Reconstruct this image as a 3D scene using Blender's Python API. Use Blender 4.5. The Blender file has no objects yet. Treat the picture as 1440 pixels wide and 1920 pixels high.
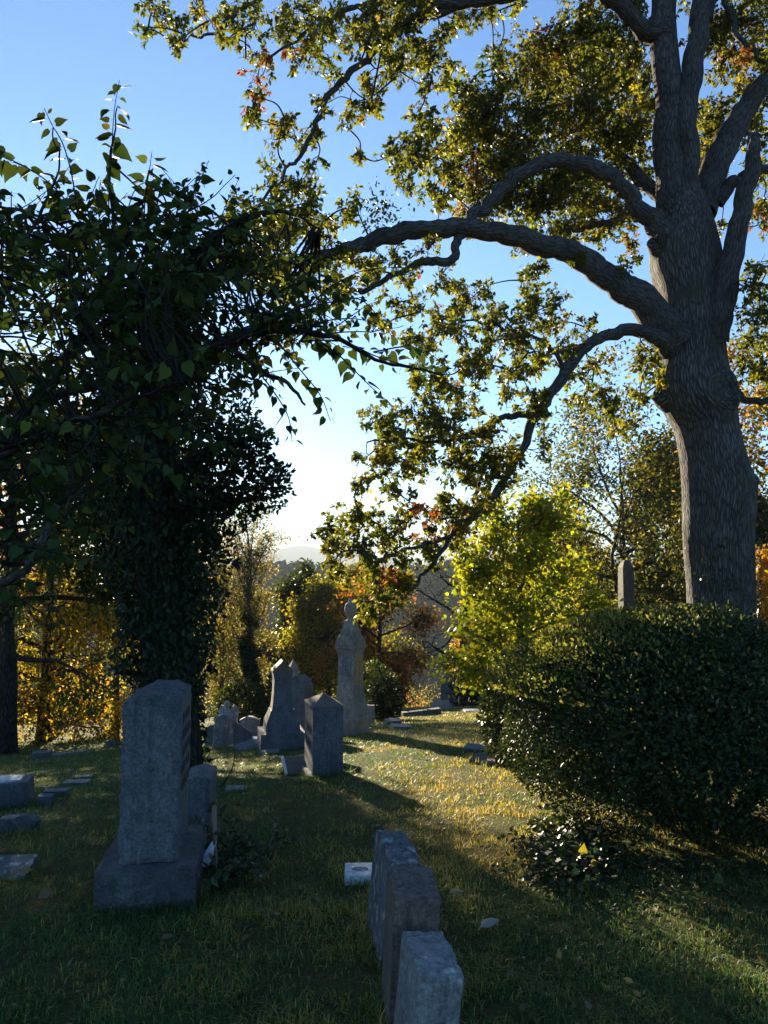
import bpy, bmesh, math, random
import numpy as np
from mathutils import Vector, Matrix

S = bpy.context.scene
COL = S.collection
R = math.radians

# ------------------------------------------------------------------ camera, sky, sun, exposure
EYE = np.array([0.0, 0.0, 1.6])
PITCH = R(4.76)
FPX = 1442.0                       # focal length in photo pixels (photo 1440 x 1920)
cam_d = bpy.data.cameras.new('camera')
cam = bpy.data.objects.new('camera', cam_d)
COL.objects.link(cam)
cam.location = EYE
cam.rotation_euler = (R(90) + PITCH, 0, 0)
cam_d.sensor_fit = 'HORIZONTAL'
cam_d.sensor_width = 36.0
cam_d.lens = 36.0 * FPX / 1440.0
cam_d.clip_start = 0.05
cam_d.clip_end = 30000
S.camera = cam

SUN_AZ, SUN_EL = R(19.5), R(11.0)  # azimuth to the left of straight ahead
world = bpy.data.worlds.new('World')
S.world = world
world.use_nodes = True
nt = world.node_tree
for n in list(nt.nodes):
    nt.nodes.remove(n)
w_out = nt.nodes.new('ShaderNodeOutputWorld')
w_bg = nt.nodes.new('ShaderNodeBackground')
w_sky = nt.nodes.new('ShaderNodeTexSky')
w_sky.sky_type = 'NISHITA'
w_sky.sun_disc = False
w_sky.sun_elevation = SUN_EL
w_sky.sun_rotation = -SUN_AZ
w_sky.altitude = 200
w_sky.air_density = 1.0
w_sky.dust_density = 0.09
w_sky.ozone_density = 4.6
w_bg.inputs['Strength'].default_value = 0.05
nt.links.new(w_sky.outputs[0], w_bg.inputs[0])
nt.links.new(w_bg.outputs[0], w_out.inputs[0])

sun_v = Vector((-math.sin(SUN_AZ) * math.cos(SUN_EL), math.cos(SUN_AZ) * math.cos(SUN_EL), math.sin(SUN_EL)))
sun_d = bpy.data.lights.new('sun', 'SUN')
sun_d.energy = 5.0
sun_d.angle = R(0.5)
sun_d.color = (1.0, 0.83, 0.57)
sun = bpy.data.objects.new('sun', sun_d)
COL.objects.link(sun)
sun.rotation_euler = sun_v.to_track_quat('Z', 'Y').to_euler()
sun.location = (-20, 60, 40)

S.view_settings.view_transform = 'Standard'
S.view_settings.look = 'None'
S.view_settings.gamma = 1.0
S.view_settings.use_curve_mapping = False
S.view_settings.exposure = 2.64
S.render.engine = 'CYCLES'
S.cycles.max_bounces = 6
S.cycles.diffuse_bounces = 3
S.cycles.glossy_bounces = 2
S.cycles.transmission_bounces = 4
S.cycles.volume_bounces = 0
S.cycles.use_denoising = True
S.cycles.sample_clamp_indirect = 6.0

rng = np.random.default_rng(11)

# ------------------------------------------------------------------ noise and terrain
def _hash(ix, iy, iz, seed):
    h = (ix * 374761393 + iy * 668265263 + iz * 2147483647 + seed * 974634777) & 0xFFFFFFFF
    h = ((h ^ (h >> 13)) * 1274126177) & 0xFFFFFFFF
    h = (h ^ (h >> 16)) & 0xFFFFFFFF
    return h.astype(np.float64) / 4294967295.0

def vnoise(p, seed=0):
    p = np.asarray(p, float)
    i = np.floor(p).astype(np.int64)
    f = p - i
    u = f * f * (3 - 2 * f)
    out = 0
    for dx in (0, 1):
        wx = u[..., 0] if dx else 1 - u[..., 0]
        for dy in (0, 1):
            wy = u[..., 1] if dy else 1 - u[..., 1]
            for dz in (0, 1):
                wz = u[..., 2] if dz else 1 - u[..., 2]
                out = out + wx * wy * wz * _hash(i[..., 0] + dx, i[..., 1] + dy, i[..., 2] + dz, seed)
    return out * 2 - 1

def fbm(p, octaves=4, seed=0):
    p = np.asarray(p, float)
    a, s, t = 1.0, 0.0, 0.0
    for o in range(octaves):
        s = s + a * vnoise(p * 2 ** o, seed + o)
        t += a
        a *= 0.5
    return s / t

PY = np.array([-80, -30, -8, 0, 3, 6, 10, 14, 20, 30, 45, 60, 100, 160, 260, 500, 9000.])
PZ = np.array([2.0, .6, .12, 0, -.02, -.26, -.70, -1.18, -2.15, -3.7, -6.3, -10, -24, -38, -45, -48, -48.])
TY = np.array([-80, 0, 2, 8, 14, 30, 60, 100, 9000.])
TZ = np.array([0, 0, 0, .06, .085, .06, .04, 0, 0.])

def _pchip(X, Y):
    h = np.diff(X); d = np.diff(Y) / h
    m = np.zeros(len(X))
    for i in range(1, len(X) - 1):
        if d[i - 1] * d[i] > 0:
            w1, w2 = 2 * h[i] + h[i - 1], h[i] + 2 * h[i - 1]
            m[i] = (w1 + w2) / (w1 / d[i - 1] + w2 / d[i])
    def f(x):
        x = np.clip(x, X[0], X[-1])
        i = np.clip(np.searchsorted(X, x, side='right') - 1, 0, len(X) - 2)
        t = (x - X[i]) / h[i]
        return ((1 + 2 * t) * (1 - t) ** 2 * Y[i] + t * (1 - t) ** 2 * h[i] * m[i]
                + t * t * (3 - 2 * t) * Y[i + 1] + t * t * (t - 1) * h[i] * m[i + 1])
    return f
_fz, _ft = _pchip(PY, PZ), _pchip(TY, TZ)

def ground_z(x, y):
    x = np.asarray(x, float); y = np.asarray(y, float)
    xc = 14 * np.tanh(x / 14)
    z = _fz(y) + _ft(y) * xc
    q = np.stack([x * .7, y * .7, 0 * x], -1)
    z = z + 0.03 * fbm(q, 3, 3)
    q2 = np.stack([x * .11, y * .11, 0 * x + 5], -1)
    z = z + 0.35 * fbm(q2, 2, 9) * np.clip((y - 12) / 14, 0, 1)
    return z

_fw = np.array([0, math.cos(PITCH), math.sin(PITCH)])
_up = np.array([0, -math.sin(PITCH), math.cos(PITCH)])

def ray(px, py):
    return _fw * FPX + np.array([1., 0, 0]) * (px - 720) + _up * (960 - py)

def PX(px, py, d):
    """world point seen at photo pixel (px, py) at distance d along the world y axis"""
    v = ray(px, py)
    return EYE + v * (d / v[1])

def at(px, py):
    """ground point under a photo pixel, and metres per photo pixel there"""
    v = ray(px, py); v = v / v[1]
    ds = np.concatenate([np.arange(1.2, 60, .02), np.arange(60, 500, .5)])
    pts = EYE + v * ds[:, None]
    g = ground_z(pts[:, 0], pts[:, 1])
    hit = np.nonzero(pts[:, 2] <= g)[0]
    k = hit[0] if len(hit) else len(ds) - 1
    p = pts[k].copy(); p[2] = g[k]
    return p, ds[k] / FPX

def on_ground(px, d):
    x = (px - 720) / FPX * d
    return np.array([x, d, float(ground_z(x, d))])

# ------------------------------------------------------------------ objects
def tag(o, label=None, cat=None, group=None, kind=None):
    if label: o['label'] = label
    if cat: o['category'] = cat
    if group: o['group'] = group
    if kind: o['kind'] = kind
    return o

def thing(name, label, cat, loc=(0, 0, 0), rz=0, group=None):
    o = bpy.data.objects.new(name, None)
    COL.objects.link(o)
    o.location = [float(c) for c in loc]
    o.rotation_euler = (0, 0, rz)
    o.empty_display_size = 0.2
    return tag(o, label, cat, group)

def link(name, me, mat=None, parent=None, **k):
    o = bpy.data.objects.new(name, me)
    COL.objects.link(o)
    if mat is not None and not me.materials:
        me.materials.append(mat)
    if parent is not None:
        o.parent = parent
    return tag(o, **k)

def mesh_np(name, V, faces, smooth=False):
    """faces: list of (m, k) int arrays"""
    me = bpy.data.meshes.new(name)
    V = np.ascontiguousarray(V, dtype=np.float32)
    me.vertices.add(len(V))
    me.vertices.foreach_set('co', V.ravel())
    faces = [np.asarray(f, dtype=np.int32) for f in faces if len(f)]
    nl = sum(f.size for f in faces); npoly = sum(len(f) for f in faces)
    me.loops.add(nl)
    me.polygons.add(npoly)
    me.loops.foreach_set('vertex_index', np.concatenate([f.ravel() for f in faces]))
    starts, o = [], 0
    for f in faces:
        starts.append(o + np.arange(len(f)) * f.shape[1]); o += f.size
    me.polygons.foreach_set('loop_start', np.concatenate(starts).astype(np.int32))
    if smooth:
        me.polygons.foreach_set('use_smooth', np.ones(npoly, dtype=bool))
    me.update(calc_edges=True)
    return me

def add_col(me, cols, name='tone'):
    a = me.attributes.new(name, 'FLOAT_COLOR', 'POINT')
    c = np.ones((len(cols), 4), dtype=np.float32); c[:, :3] = cols
    a.data.foreach_set('color', c.ravel())

# ------------------------------------------------------------------ tubes
class Tubes:
    def __init__(s): s.V, s.F, s.B, s.n = [], [], [], 0
    def add(s, path, rad, sides=6, cap=True, lump=0.0, seed=0):
        path = np.asarray(path, float); rad = np.asarray(rad, float)
        n = len(path)
        t = np.gradient(path, axis=0)
        t /= np.linalg.norm(t, axis=1)[:, None] + 1e-9
        a = np.array([0, 0, 1.]) if abs(t[0][2]) < .9 else np.array([1., 0, 0])
        u = np.cross(t[0], a); u /= np.linalg.norm(u)
        U = np.zeros_like(path)
        for i in range(n):
            u = u - t[i] * np.dot(u, t[i]); u /= np.linalg.norm(u) + 1e-9
            U[i] = u
        W = np.cross(t, U)
        th = np.arange(sides) * 2 * math.pi / sides
        c, sn = np.cos(th), np.sin(th)
        rr = np.repeat(rad[:, None], sides, 1)
        L = np.concatenate([[0], np.cumsum(np.linalg.norm(np.diff(path, axis=0), axis=1))])
        bark = np.stack([rr * c, rr * sn, np.repeat(L[:, None], sides, 1)], -1)
        if lump:
            rr = rr * (1 + lump * fbm(bark / max(rad.max(), 1e-3) * np.array([1.3, 1.3, .35]) + seed, 3, seed))
        ring = path[:, None, :] + rr[..., None] * (U[:, None, :] * c[None, :, None] + W[:, None, :] * sn[None, :, None])
        s.V.append(ring.reshape(-1, 3)); s.B.append(bark.reshape(-1, 3))
        i = np.arange(n - 1)[:, None] * sides; j = np.arange(sides)[None, :]; j2 = (j + 1) % sides
        f = np.stack([i + j, i + j2, i + sides + j2, i + sides + j], -1).reshape(-1, 4) + s.n
        s.F.append(f)
        s.n += n * sides
        if cap:
            s.V.append(path[-1:] + t[-1] * rad[-1] * .6); s.B.append(np.array([[0, 0, L[-1]]]))
            b = s.n - sides
            k = np.arange(sides)
            s.F.append(np.stack([b + k, b + (k + 1) % sides, np.full(sides, s.n), np.full(sides, s.n)], -1))
            s.n += 1
    def build(s, name, mat, parent=None, origin=None, **k):
        V = np.concatenate(s.V)
        if origin is not None: V = V - np.asarray(origin)
        F = np.concatenate(s.F)
        tri = F[:, 2] == F[:, 3]
        me = mesh_np(name, V, [F[~tri], F[tri][:, :3]], smooth=True)
        a = me.attributes.new('bark_co', 'FLOAT_VECTOR', 'POINT')
        a.data.foreach_set('vector', np.concatenate(s.B).astype(np.float32).ravel())
        return link(name, me, mat, parent, **k)

def spline(pts, per=8):
    """Catmull-Rom through the rows of pts"""
    p = np.asarray(pts, float)
    p = np.vstack([2 * p[0] - p[1], p, 2 * p[-1] - p[-2]])
    out = []
    for i in range(1, len(p) - 2):
        t = np.linspace(0, 1, per, endpoint=False)[:, None]
        a, b, c, d = p[i - 1], p[i], p[i + 1], p[i + 2]
        out.append(.5 * (2 * b + (c - a) * t + (2 * a - 5 * b + 4 * c - d) * t ** 2 + (3 * b - a - 3 * c + d) * t ** 3))
    out.append(p[-2][None])
    return np.vstack(out)

def limb_px(rows, per=7, wig=0.0, seed=0):
    """rows of (px, py, depth, half width in px) -> 3D path and radii"""
    q = [np.append(PX(r[0], r[1], r[2]), r[3] * r[2] / FPX) for r in rows]
    s = spline(q, per)
    path, rad = s[:, :3], np.maximum(s[:, 3], .002)
    if wig:
        k = np.arange(len(path))[:, None] * .45
        off = np.hstack([fbm(np.hstack([k, k * 0 + j * 7.3, k * 0 + seed]), 2, seed + j)[:, None] for j in range(3)])
        off[0] *= 0
        path = path + off * wig * np.minimum(1, np.arange(len(path)) / 6.)[:, None]
    return path, rad

# ------------------------------------------------------------------ leaves
def unit(v): return v / (np.linalg.norm(v, axis=-1, keepdims=True) + 1e-9)

T_SIMPLE = (np.array([[0, 0, 0], [.25, .3, .06], [.21, .66, .05], [0, 1, 0], [-.25, .3, .06], [-.21, .66, .05]]),
            np.array([[0, 1, 2, 3], [0, 3, 5, 4]]))
T_SMALL = (np.array([[0, 0, 0], [.27, .45, .05], [0, 1, -.04], [-.27, .45, .05]]), np.array([[0, 1, 2, 3]]))
T_BLADE = None
_v = [[0, 0, 0], [0, .36, 0], [0, .62, 0], [0, 1, -.06],
      [.11, .18, .02], [.05, .30, .01], [.27, .46, .05], [.09, .52, .02], [.24, .78, .04],
      [-.11, .18, .02], [-.05, .30, .01], [-.27, .46, .05], [-.09, .52, .02], [-.24, .78, .04]]
T_OAK = (np.array(_v), [[0, 4, 5, 1], [1, 6, 7, 2], [2, 8, 3], [1, 10, 9, 0], [2, 12, 11, 1], [3, 13, 2]])
# heart shaped leaf with a folded midrib and hanging tip
_h = [(0, -.06), (.20, -.09), (.36, .08), (.40, .30), (.30, .56), (.15, .78)]
_mid = [(0, 0, 0), (0, .3, -.04), (0, .56, -.06), (0, .78, -.10), (0, 1.06, -.20)]
_hv = [list(m) for m in _mid] + [[x, y, .20 * x - .10 * max(0, y - .4)] for x, y in _h[1:]] + [[-x, y, .20 * x - .10 * max(0, y - .4)] for x, y in _h[1:]]
def _hf(b):
    return [[0, b, b + 1], [0, b + 1, b + 2, 1], [1, b + 2, b + 3, 2], [2, b + 3, b + 4, 3], [3, b + 4, 4]]
T_HEART = (np.array(_hv), _hf(5) + [f[::-1] for f in _hf(10)])
# five-pointed leaf (maple, ivy)
_m = [(0, 0), (.40, .10), (.27, .30), (.46, .56), (.18, .62), (0, 1.0), (-.18, .62), (-.46, .56), (-.27, .30), (-.40, .10)]
T_STAR = (np.array([[x, y, .10 * abs(x)] for x, y in _m]), [[0, 1, 2], [0, 2, 3, 4], [0, 4, 5], [0, 5, 6], [0, 6, 7, 8], [0, 8, 9]])

def leaves(P, D, N, size, cols, T):
    P = np.asarray(P); D = unit(np.asarray(D)); N = np.asarray(N)
    X = unit(np.cross(D, N)); Z = np.cross(X, D)
    tv, tf = T
    size = np.asarray(size).reshape(-1, 1, 1) * np.ones((len(P), 1, 1))
    V = P[:, None] + size * (tv[None, :, 0:1] * X[:, None] + tv[None, :, 1:2] * D[:, None] + tv[None, :, 2:3] * Z[:, None])
    k = len(tv)
    off = np.arange(len(P))[:, None, None] * k
    fs = {}
    for f in tf: fs.setdefault(len(f), []).append(list(f))
    F = [(np.array(v)[None] + off).reshape(-1, n) for n, v in fs.items()]
    C = np.repeat(np.asarray(cols), k, axis=0)
    return V.reshape(-1, 3), F, C

def leaf_obj(name, sets, mat, parent=None, origin=None, **kw):
    """sets: list of leaves() results joined into one mesh"""
    Vs, Fs, Cs, n = [], {}, [], 0
    for V, F, C in sets:
        Vs.append(V); Cs.append(C)
        for f in F: Fs.setdefault(f.shape[1], []).append(f + n)
        n += len(V)
    V = np.concatenate(Vs)
    if origin is not None: V = V - np.asarray(origin)
    me = mesh_np(name, V, [np.concatenate(f) for f in Fs.values()])
    add_col(me, np.concatenate(Cs))
    return link(name, me, mat, parent, **kw)

def pal(n, colours, weights=None, jit=.25, r=None):
    r = r or rng
    c = np.array(colours, float)
    w = np.ones(len(c)) if weights is None else np.array(weights, float)
    i = r.choice(len(c), n, p=w / w.sum())
    return c[i] * (1 + jit * r.uniform(-1, 1, (n, 1))) * (1 + .12 * r.uniform(-1, 1, (n, 3)))

def rand_dir(n, r=None):
    r = r or rng
    return unit(r.normal(size=(n, 3)))

# ------------------------------------------------------------------ materials
def mat_new(name):
    m = bpy.data.materials.new(name)
    m.use_nodes = True
    t = m.node_tree
    for n in list(t.nodes): t.nodes.remove(n)
    out = t.nodes.new('ShaderNodeOutputMaterial')
    return m, t, out

def nn(t, typ, **k):
    n = t.nodes.new(typ)
    for a, v in k.items():
        if a in n.inputs.keys() if hasattr(n.inputs, 'keys') else False: n.inputs[a].default_value = v
        else: setattr(n, a, v)
    return n

def leaf_mat(name, trans=.45, rough=.5, spec=.3, warm=(1.5, 1.35, .55)):
    m, t, out = mat_new(name)
    a = nn(t, 'ShaderNodeAttribute', attribute_name='tone')
    p = nn(t, 'ShaderNodeBsdfPrincipled')
    p.inputs['Roughness'].default_value = rough
    p.inputs['Specular IOR Level'].default_value = spec
    tr = nn(t, 'ShaderNodeBsdfTranslucent')
    mul = nn(t, 'ShaderNodeVectorMath', operation='MULTIPLY')
    mul.inputs[1].default_value = warm
    mx = nn(t, 'ShaderNodeMixShader')
    mx.inputs[0].default_value = trans
    L = t.links.new
    L(a.outputs['Color'], p.inputs['Base Color'])
    L(a.outputs['Vector'], mul.inputs[0]); L(mul.outputs[0], tr.inputs['Color'])
    L(p.outputs[0], mx.inputs[1]); L(tr.outputs[0], mx.inputs[2]); L(mx.outputs[0], out.inputs[0])
    return m

def ramp(t, src, stops):
    r = nn(t, 'ShaderNodeValToRGB')
    e = r.color_ramp.elements
    while len(e) < len(stops): e.new(.5)
    for x, (pos, c) in zip(e, stops):
        x.position = pos; x.color = (*c, 1)
    t.links.new(src, r.inputs[0])
    return r

def noise(t, co, scale, detail=4, rough=.55):
    n = nn(t, 'ShaderNodeTexNoise')
    n.inputs['Scale'].default_value = scale; n.inputs['Detail'].default_value = detail; n.inputs['Roughness'].default_value = rough
    if co is not None: t.links.new(co, n.inputs['Vector'])
    return n

def mixc(t, fac, a, b, blend='MIX'):
    m = nn(t, 'ShaderNodeMix', data_type='RGBA', blend_type=blend)
    for s, v in ((0, fac), (6, a), (7, b)):
        if hasattr(v, 'is_linked') or hasattr(v, 'links'): t.links.new(v, m.inputs[s])
        else: m.inputs[s].default_value = (*v, 1) if isinstance(v, tuple) else v
    return m.outputs[2]

def bark_mat(name, dark, light, scale=24., stretch=.2, bump=.9, dist=.02, moss=None):
    m, t, out = mat_new(name)
    L = t.links.new
    a = nn(t, 'ShaderNodeAttribute', attribute_name='bark_co')
    mp = nn(t, 'ShaderNodeMapping'); mp.inputs['Scale'].default_value = (1, 1, stretch)
    L(a.outputs['Vector'], mp.inputs[0])
    wob = noise(t, mp.outputs[0], scale * .35, 3)
    add = nn(t, 'ShaderNodeVectorMath', operation='MULTIPLY_ADD')
    add.inputs[1].default_value = (.06, .06, .035)
    L(wob.outputs['Color'], add.inputs[0]); L(mp.outputs[0], add.inputs[2])
    vo = nn(t, 'ShaderNodeTexVoronoi', feature='DISTANCE_TO_EDGE'); vo.inputs['Scale'].default_value = scale
    L(add.outputs[0], vo.inputs['Vector'])
    nz = noise(t, add.outputs[0], scale * 2.2, 6, .65)
    big = noise(t, a.outputs['Vector'], 1.7, 4)
    r1 = ramp(t, vo.outputs['Distance'], [(0, (0, 0, 0)), (.22, (1, 1, 1))])
    h = nn(t, 'ShaderNodeMath', operation='MULTIPLY_ADD'); h.inputs[1].default_value = .55
    L(nz.outputs['Fac'], h.inputs[0]); L(r1.outputs[0], h.inputs[2])
    c = mixc(t, r1.outputs[0], dark, light)
    c = mixc(t, .55, c, ramp(t, nz.outputs['Fac'], [(.3, (.35, .35, .35)), (.7, (1.25, 1.25, 1.25))]).outputs[0], 'MULTIPLY')
    c = mixc(t, .5, c, ramp(t, big.outputs['Fac'], [(.35, (.5, .5, .5)), (.65, (1.3, 1.3, 1.3))]).outputs[0], 'MULTIPLY')
    if moss:
        c = mixc(t, ramp(t, noise(t, a.outputs['Vector'], 3.1, 5).outputs['Fac'], [(.52, (0, 0, 0)), (.68, (.7, .7, .7))]).outputs[0], c, moss)
    b = nn(t, 'ShaderNodeBump'); b.inputs['Strength'].default_value = bump; b.inputs['Distance'].default_value = dist
    L(h.outputs[0], b.inputs['Height'])
    p = nn(t, 'ShaderNodeBsdfPrincipled'); p.inputs['Roughness'].default_value = .9; p.inputs['Specular IOR Level'].default_value = .15
    L(c, p.inputs['Base Color']); L(b.outputs[0], p.inputs['Normal']); L(p.outputs[0], out.inputs[0])
    return m

def stone_mat(name, base, speck=.5, stain=(.05, .055, .045), lichen=(.5, .52, .48), lichen_amt=.62, grain=160., bump=.25, rough=.8):
    m, t, out = mat_new(name)
    L = t.links.new
    co = nn(t, 'ShaderNodeTexCoord').outputs['Object']
    g = noise(t, co, grain, 3, .7)
    mid = noise(t, co, 14., 6, .62)
    big = noise(t, co, 3.1, 5, .6)
    c = mixc(t, speck, base, ramp(t, g.outputs['Fac'], [(.3, tuple(x * .45 for x in base)), (.5, base), (.7, tuple(min(1, x * 1.6) for x in base))]).outputs[0])
    c = mixc(t, ramp(t, big.outputs['Fac'], [(.42, (0, 0, 0)), (.72, (.75, .75, .75))]).outputs[0], c, stain)
    c = mixc(t, ramp(t, mid.outputs['Fac'], [(lichen_amt, (0, 0, 0)), (lichen_amt + .08, (.8, .8, .8))]).outputs[0], c, lichen)
    st_ = nn(t, 'ShaderNodeMapping'); st_.inputs['Scale'].default_value = (26, 26, 1.6)
    L(co, st_.inputs[0])
    c = mixc(t, ramp(t, noise(t, st_.outputs[0], 1.0, 4, .6).outputs['Fac'], [(.50, (0, 0, 0)), (.70, (.7, .7, .7))]).outputs[0], c, tuple(x * .42 for x in base))
    c = mixc(t, .4, c, ramp(t, mid.outputs['Fac'], [(.3, (.5, .5, .5)), (.65, (1.2, 1.2, 1.2))]).outputs[0], 'MULTIPLY')
    h = nn(t, 'ShaderNodeMath', operation='MULTIPLY_ADD'); h.inputs[1].default_value = .35
    fine = noise(t, co, 62., 6, .7)
    c = mixc(t, .75, c, ramp(t, fine.outputs['Fac'], [(.34, (.45, .45, .45)), (.5, (.95, .95, .95)), (.66, (1.5, 1.5, 1.5))]).outputs[0], 'MULTIPLY')
    L(g.outputs['Fac'], h.inputs[0]); L(fine.outputs['Fac'], h.inputs[2])
    b = nn(t, 'ShaderNodeBump'); b.inputs['Strength'].default_value = min(1, bump * 1.8); b.inputs['Distance'].default_value = .02
    L(h.outputs[0], b.inputs['Height'])
    p = nn(t, 'ShaderNodeBsdfPrincipled'); p.inputs['Roughness'].default_value = rough; p.inputs['Specular IOR Level'].default_value = .3
    L(c, p.inputs['Base Color']); L(b.outputs[0], p.inputs['Normal']); L(p.outputs[0], out.inputs[0])
    return m

def flat_mat(name, col, rough=.7, trans=0):
    m, t, out = mat_new(name)
    co = nn(t, 'ShaderNodeTexCoord').outputs['Object']
    n = noise(t, co, 22., 5)
    c = mixc(t, .5, col, ramp(t, n.outputs['Fac'], [(.3, tuple(x * .6 for x in col)), (.7, tuple(min(1, x * 1.2) for x in col))]).outputs[0])
    p = nn(t, 'ShaderNodeBsdfPrincipled'); p.inputs['Roughness'].default_value = rough
    t.links.new(c, p.inputs['Base Color']); t.links.new(p.outputs[0], out.inputs[0])
    return m

M_OAKBARK = bark_mat('oak_bark', (.042, .041, .042), (.14, .136, .135), 30, .13, .9, .035, (.06, .075, .045))
M_LIMB = bark_mat('limb_bark', (.035, .033, .032), (.115, .11, .108), 36, .13, .8, .015)
M_TWIG = bark_mat('twig_bark', (.03, .025, .02), (.09, .08, .07), 60, .3, .4, .004)
M_DARKBARK = bark_mat('dark_bark', (.02, .017, .015), (.07, .06, .05), 22, .2, .8, .02)
M_GREYBARK = bark_mat('grey_bark', (.05, .047, .044), (.13, .125, .12), 40, .35, .5, .006)
M_LEAF = leaf_mat('leaf', .52, .5, .2, (1.3, 1.35, .5))
M_AUTUMN = leaf_mat('autumn_leaf', .66, .55, .15, (1.35, 1.2, .5))
M_FOREST = leaf_mat('far_wood', .06, .8, .0, (1, 1, .6))
M_WAXY = leaf_mat('waxy_leaf', .20, .45, .25, (1.4, 1.4, .4))
M_IVY = leaf_mat('ivy_leaf', .12, .55, .12, (1.3, 1.4, .4))
M_BROAD = leaf_mat('broad_leaf', .24, .6, .06)
M_GRASS = leaf_mat('grass_blade', .48, .5, .25, (1.35, 1.25, .6))
M_BUSH = leaf_mat('bush_leaf', .20, .55, .18, (1.4, 1.3, .45))
M_NEEDLE = leaf_mat('dark_foliage', .25, .6, .2)

# ------------------------------------------------------------------ ground, hills
def axis(lim_near, step, lim, growth=1.13):
    v = list(np.arange(0, lim_near, step)); s = step
    while v[-1] < lim:
        s *= growth; v.append(v[-1] + s)
    return np.array(v)

ax = axis(9, .3, 9000)
gx = np.concatenate([-ax[:0:-1], ax])
ay = axis(26, .3, 9000)
gy = np.concatenate([-axis(6, .5, 200)[:0:-1], ay])
GX, GY = np.meshgrid(gx, gy)
GZ = ground_z(GX, GY)
nx, ny = len(gx), len(gy)
ii = (np.arange(ny - 1)[:, None] * nx + np.arange(nx - 1)[None]).ravel()
g_me = mesh_np('ground', np.stack([GX, GY, GZ], -1).reshape(-1, 3), [np.stack([ii, ii + 1, ii + nx + 1, ii + nx], -1)], True)
m, t, out = mat_new('lawn_soil')
co = nn(t, 'ShaderNodeTexCoord').outputs['Object']
n1 = noise(t, co, .55, 5, .6); n2 = noise(t, co, 3.2, 5, .6); n3 = noise(t, co, 40., 5, .7)
c = mixc(t, ramp(t, n1.outputs['Fac'], [(.4, (0, 0, 0)), (.62, (1, 1, 1))]).outputs[0], (.040, .062, .018), (.13, .10, .038))
c = mixc(t, ramp(t, n2.outputs['Fac'], [(.45, (0, 0, 0)), (.7, (.8, .8, .8))]).outputs[0], c, (.07, .055, .028))
c = mixc(t, .7, c, ramp(t, n3.outputs['Fac'], [(.3, (.35, .35, .35)), (.7, (1.5, 1.5, 1.5))]).outputs[0], 'MULTIPLY')
b = nn(t, 'ShaderNodeBump'); b.inputs['Strength'].default_value = .8; b.inputs['Distance'].default_value = .04
t.links.new(n3.outputs['Fac'], b.inputs['Height'])
p = nn(t, 'ShaderNodeBsdfPrincipled'); p.inputs['Roughness'].default_value = .95; p.inputs['Specular IOR Level'].default_value = .05
t.links.new(c, p.inputs['Base Color']); t.links.new(b.outputs[0], p.inputs['Normal']); t.links.new(p.outputs[0], out.inputs[0])
link('ground', g_me, m, kind='structure')

def hill(name, xs, ridge, y0, y1, zb, mat, ny=26, rough=.06, seed=1):
    """a ridge running along x: ridge(x) heights, foot at zb"""
    ys = np.linspace(y0, y1, ny)
    X, Y = np.meshgrid(xs, ys)
    s = np.sin(np.pi * (Y - y0) / (y1 - y0)) ** 1.2
    H = ridge(X) - zb
    Z = zb + H * s * (1 + rough * fbm(np.stack([X / (y1 - y0) * 5, Y / (y1 - y0) * 5, 0 * X], -1), 4, seed))
    k = (np.arange(ny - 1)[:, None] * len(xs) + np.arange(len(xs) - 1)[None]).ravel()
    me = mesh_np(name, np.stack([X, Y, Z], -1).reshape(-1, 3), [np.stack([k, k + 1, k + len(xs) + 1, k + len(xs)], -1)], True)
    link(name, me, mat, kind='structure')
    def z_at(x, y):
        s = np.sin(np.pi * np.clip((y - y0) / (y1 - y0), 0, 1)) ** 1.2
        return zb + (ridge(x) - zb) * s
    return z_at

mh, t, out = mat_new('wooded_slope')
co = nn(t, 'ShaderNodeTexCoord').outputs['Object']
c = ramp(t, noise(t, co, .05, 6, .7).outputs['Fac'], [(.35, (.014, .026, .014)), (.55, (.028, .036, .018)), (.7, (.05, .042, .02))]).outputs[0]
p = nn(t, 'ShaderNodeBsdfPrincipled'); p.inputs['Roughness'].default_value = 1; p.inputs['Specular IOR Level'].default_value = 0
t.links.new(c, p.inputs['Base Color']); t.links.new(p.outputs[0], out.inputs[0])

MD = 4500.
mpx = np.array([-9000, -2500, 0, 300, 430, 480, 510, 545, 566, 590, 620, 660, 720, 800, 900, 1100, 1500, 2200, 4000, 9000.])
mpy = np.array([1060, 1052, 1050, 1056, 1048, 1042, 1035, 1027, 1022, 1026, 1034, 1040, 1045, 1049, 1046, 1052, 1050, 1056, 1060, 1066.])
mount_ridge = lambda x: 1.6 + (1080 - np.interp(720 + x / MD * FPX, mpx, mpy)) / FPX * MD + 3 * fbm(np.stack([x / 60., 0 * x, 0 * x], -1), 3, 4)
hill('mountain', np.concatenate([np.linspace(-8000, -1100, 40), np.linspace(-1080, 800, 190), np.linspace(830, 8000, 40)]), mount_ridge, MD - 1300, MD + 1300, -50, mh, 30, .0)

HD = 430.
hpx = np.array([-4000, -600, 200, 430, 520, 560, 600, 640, 720, 800, 860, 960, 1200, 1700, 4000.])
hpy = np.array([1105, 1095, 1088, 1082, 1074, 1072, 1078, 1082, 1084, 1076, 1072, 1076, 1082, 1092, 1105.])
hill_ridge = lambda x: 1.6 + (1080 - np.interp(720 + x / HD * FPX, hpx, hpy)) / FPX * HD
hz = hill('wooded_hill', np.linspace(-900, 900, 90), hill_ridge, HD - 260, HD + 260, -50, mh, 26, .0)

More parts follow.
